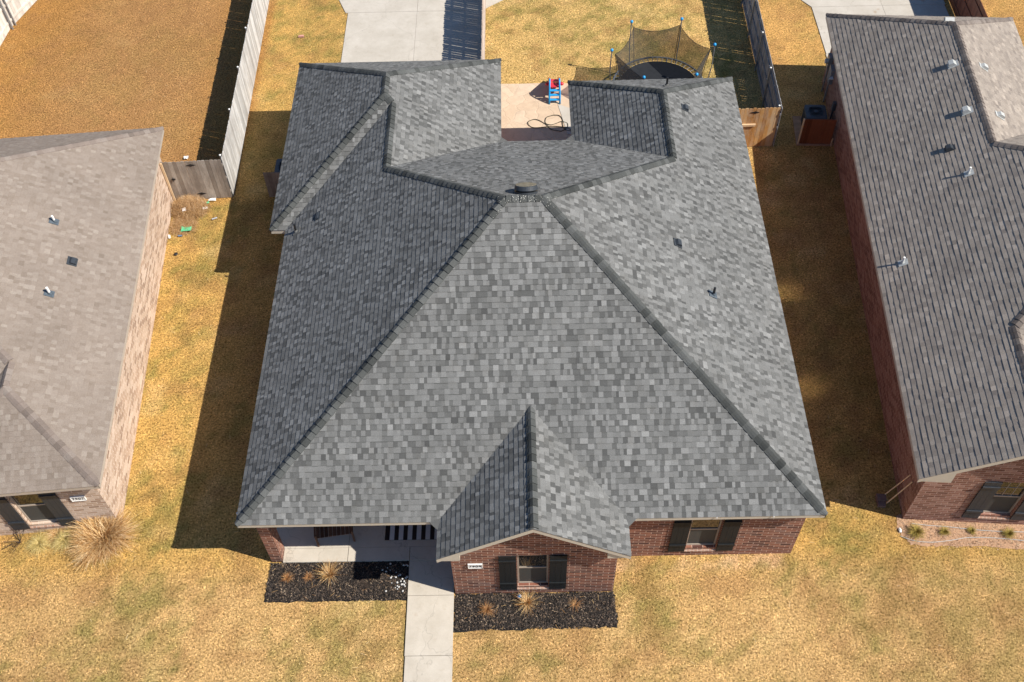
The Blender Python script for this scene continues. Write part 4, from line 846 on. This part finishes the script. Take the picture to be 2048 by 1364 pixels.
tuft('ornamental_grass', 'low straw coloured clump between the pale clumps and the left window', 'ornamental grass', (-5.75, 1.22, 0), 700, .35, .26, DRY, .7, .008, .12, seed=4)
def twigs(name, label, loc, n, r, h, mt, seed, sub=4):
    rr = random.Random(seed); mb = MB()
    for i in range(n):
        a = rr.uniform(0, 6.28); dv = Vector((math.cos(a)*r, math.sin(a)*r, h*rr.uniform(.5, 1))); pts = [Vector((0, 0, 0)), dv*.5+V(rr.uniform(-.04, .04), rr.uniform(-.04, .04), .03), dv]
        mb.tube(pts, [.008, .006, .003], 5)
        for q in range(sub): b0 = dv*rr.uniform(.35, .9); e_ = b0+V(rr.uniform(-1, 1), rr.uniform(-1, 1), rr.uniform(.0, 1))*r*.4; mb.tube([b0, (b0+e_)/2+V(0, 0, .02), e_], [.005, .004, .002], 4)
    o = mb.build(name, mt); o.location = loc; tag(o, label, 'shrub'); return o
twigs('bare_shrub', 'leafless dark shrub below the left house window', (-6.75, 1.05, 0), 9, .45, .55, TWIG, 3, 6)
# tumbleweed
def tumble(name, label, loc, n, rx, ry, h, seed, mt=TUMB):
    rr = random.Random(seed); mb = MB()
    for i in range(n):
        a = rr.uniform(0, 6.28); q = rr.uniform(0, 1)**.6; c = Vector((rx*q*math.cos(a), ry*q*math.sin(a), rr.uniform(0, h)*(1-q**2*.8))); d1 = Vector((rr.gauss(0, 1), rr.gauss(0, 1), rr.gauss(0, .5))).normalized()*rr.uniform(.08, .2); k1 = Vector((rr.gauss(0, 1), rr.gauss(0, 1), rr.gauss(0, .6)))*.05
        pts = [c-d1, c-d1*.3+k1, c+d1*.4+k1*.8, c+d1]; pts = [Vector((p.x, p.y, max(p.z, .01))) for p in pts]; mb.strip(pts, .006, d1.cross(V(0, .3, 1)).normalized())
    o = mb.build(name, mt); o.location = loc; tag(o, label, 'tumbleweed'); return o
tumble('tumbleweed', 'large tangled tan tumbleweed heap against the weathered gate', (-4.35, 13.72, 0), 3000, .66, .55, .55, 8)
tumble('tumbleweed', 'smaller flattened tumbleweed tangle against the tan brick wall', (-4.45, 12.95, 0), 1300, .50, .45, .16, 9)
for i, (x, y, n, r, h, lb) in enumerate([(.80, -.20, 170, .17, .28, 'small rusty dry grass tuft furthest left in the porch mulch bed'), (1.35, -.16, 150, .15, .15, 'low orange leafy tuft second from left in the porch mulch bed'),
      (6.13, -1.18, 190, .22, .28, 'rusty dry tuft on the left of the mulch bed under the gable window'), (8.45, -1.04, 70, .22, .12, 'sparse dead tuft on the right of the mulch bed under the gable window')]):
    tuft('dry_plant', lb, 'dry plant', (x, y, .02), n, r, h, DRY2, .7, .008, .04, 'dry plants in the mulch beds', seed=20+i)
tuft('dry_plant', 'tall spiky straw plant crossing the sunlit porch edge', 'dry plant', (1.92, -.12, .02), 260, .36, .50, DRY, .25, .010, .06, 'dry plants in the mulch beds', seed=31)
tuft('dry_plant', 'tall spiky straw plant below the gable window', 'dry plant', (7.18, -1.0, .02), 230, .34, .38, DRY, .3, .009, .06, 'dry plants in the mulch beds', seed=32)
tuft('dry_plant', 'dry twiggy plant in the shadow right of the porch bed', 'dry plant', (2.92, -.28, .02), 160, .3, .14, TWIG, .6, .007, .12, 'dry plants in the mulch beds', seed=33)
for i, (x, y, n, r, h, lb) in enumerate([(17.80, .84, 420, .28, .26, 'wide golden shrublet at the left end of the gravel bed'), (18.56, .84, 240, .16, .18, 'second small shrublet from the left in the gravel bed'),
      (19.30, .86, 200, .14, .14, 'smallest sparse shrublet in the gravel bed'), (20.26, .74, 300, .19, .22, 'round shrublet at the right edge of the gravel bed')]):
    tuft('shrublet', lb, 'shrub', (x, y, .01), n, r, h, YEL, .5, .010, .05, 'shrublets in the gravel bed', seed=40+i)
for lb, pts in (('thin grey drip hose nearer the right house wall', [(17.75, 1.12), (18.2, 1.05), (18.7, 1.0), (19.4, .9), (20.0, .84), (21.2, .78)]), ('thin grey drip hose at the outer edge of the gravel bed', [(17.35, .75), (17.7, .6), (18.18, .55), (18.7, .6), (19.2, .67), (19.9, .64), (20.64, .55), (21.3, .5)])):
    b = MB(); b.tube(smooth_path([(x, y, .03) for x, y in pts]), .009, 6); tag(b.build('drip_hose', VENTG), lb, 'hose', 'drip hoses')

# ---------------------------------------------------------------- small loose things
def scrap(name, label, x, y, w_, l_, rz, mt, cat='litter', z=.05, fold=.03):
    b = MB(); rr = random.Random(hash((round(x*100), round(y*100))) & 0xffff)
    g = [[Vector((i*w_/3-w_/2, j*l_/3-l_/2, z+rr.uniform(0, fold))) for i in range(4)] for j in range(4)]
    for j in range(3):
        for i in range(3): b.poly([g[j][i], g[j][i+1], g[j+1][i+1], g[j+1][i]]); b.poly([g[j+1][i]-V(0, 0, .004), g[j+1][i+1]-V(0, 0, .004), g[j][i+1]-V(0, 0, .004), g[j][i]-V(0, 0, .004)])
    o = b.build(name, mt); o.location = (x, y, 0); o.rotation_euler = (0, 0, rz); tag(o, label, cat); return o
GRN = plain('green_plastic', (.10, .50, .26), .5, .2, 30)
scrap('green_scrap', 'crumpled green plastic sheet below the tumbleweeds', -4.27, 12.73, .34, .22, .0, GRN, fold=.08)
scrap('paper_scrap', 'white paper scrap on top of the tumbleweed heap', -4.42, 13.45, .13, .15, .3, WHITE, z=.30)
scrap('paper_scrap', 'white square scrap on the grass right of the tumbleweed heap', -3.80, 13.75, .16, .11, .2, WHITE)
scrap('paper_scrap', 'white crumpled scrap at the foot of the weathered gate', -3.62, 14.16, .26, .12, .1, WHITE)
scrap('paper_scrap', 'white box scrap in the backyard just behind the weathered gate', -4.93, 16.35, .17, .14, .2, WHITE, fold=.06)
scrap('paper_scrap', 'white scrap against the tan brick wall', -4.80, 12.42, .07, .16, .3, WHITE)
scrap('plastic_scrap', 'small light green scrap near the gate foot', -3.75, 14.02, .1, .08, 0, GRN)
b = MB(); b.tube([(0, 0, .04), (.17, .07, .045)], .028, 10); o_ = b.build('drink_can', plain('silver_can', (.55, .57, .6), .35, .15, metal=.5)); o_.location = (-3.47, 13.2, .02); tag(o_, 'silver drink can lying on the side yard grass', 'can')
b = MB(); b.tube([(0, 0, .04), (.13, .01, .04)], .03, 10); o_ = b.build('drink_can', plain('blue_can', (.15, .25, .42), .35, .25, metal=.4)); o_.location = (-4.50, 12.44, .02); tag(o_, 'blue drink can beside the green plastic sheet', 'can')
b = MB(); b.box(-.11, .11, -.045, .045, .02, .075); b.box(-.07, .09, -.05, .04, .076, .09); o_ = b.build('brick_piece', plain('pink_brick', (.52, .27, .22), .9, .2, 30)); o_.location = (-1.55, 23.45, 0); o_.rotation_euler = (0, 0, .1); tag(o_, 'pinkish brick lying in the grass left of the driveway', 'brick')
b = MB(); b.lathe((0, 0, 0), [(.06, 0), (.07, .03), (.04, .05), (0, .055)], 10); o_ = b.build('drain_cap', BLACK); o_.location = (-4.43, 11.62, .02); tag(o_, 'small black drain cap beside the tan brick wall', 'cap')
b = MB(); b.lathe((0, 0, 0), [(.05, 0), (.06, .03), (0, .06)], 10); o_ = b.build('blue_ball', BLUEP, smooth=True); o_.location = (6.98, -.80, .02); tag(o_, 'small blue ball in the mulch beneath the gable window', 'ball')
for i, (x, y, z, ln, rz, lb) in enumerate([(14.55, 15.62, .04, .42, .1, 'short lumber piece lying nearest the golden gate'), (14.68, 15.30, .05, .40, .05, 'short pale lumber piece lying further from the golden gate')]):
    b = MB(); b.box(-ln/2, ln/2, -.06, .06, 0, .07, t=random.random()); o_ = b.build('lumber_piece', W_LUM); o_.location = (x, y, z); o_.rotation_euler = (0, 0, rz); tag(o_, lb, 'lumber', 'lumber pieces')
for i, (a, c_, lb) in enumerate([((17.545, 1.92, 1.28), (17.18, 1.96, .16), 'upper yellow stick leaning on the right house wall'), ((17.555, 1.72, 1.26), (17.17, 1.70, .14), 'lower yellow stick leaning on the right house wall')]):
    b = MB(); b.tube([a, c_], .018, 8, t=.5); tag(b.build('leaning_stick', W_LUM), lb, 'stick', 'sticks leaning on the brick wall')
b = MB(); b.box(-.13, .13, -.1, .1, 0, .14); b.box(-.11, .1, -.26, -.11, 0, .10); o_ = b.build('splash_block', plain('brown_concrete', (.17, .105, .085), .9, .25, 20)); o_.location = (17.06, 1.88, .02); o_.rotation_euler = (0, 0, -.1); tag(o_, 'brown concrete block on the grass by the right house corner', 'block')
b = MB(); b.lathe((0, 0, 0), [(.05, 0), (.07, .04), (.0, .09)], 9); o_ = b.build('white_rock', WHITE); o_.location = (17.38, .92, .02); o_.scale = (.6, 1.1, .6); tag(o_, 'white rock at the left tip of the gravel bed', 'rock')
# white pebbles beside the walkway
pb = MB(); pb.lathe((0, 0, 0), [(0, -.012), (.02, -.008), (.026, .004), (.017, .018), (0, .022)], 8)
first = None; rr = random.Random(77)
for i in range(34):
    x = 4.0-abs(rr.gauss(0, .28)); y = rr.uniform(-.62, .2)
    if x < 3.1: x = rr.uniform(3.5, 3.98)
    if first is None: first = pb.build('pebble', plain('chalky_stone', (.50, .49, .47), .9, .2, 40), smooth=True); o_ = first
    else: o_ = first.copy(); COL.objects.link(o_)
    o_.location = (x, y, .045); k_ = rr.uniform(.6, 1.25); o_.scale = (k_*rr.uniform(.8, 1.2), k_, k_); o_.rotation_euler = (0, 0, rr.uniform(0, 6)); tag(o_, 'small white pebble in the black mulch beside the walkway', 'pebble', 'white pebbles beside the walkway')
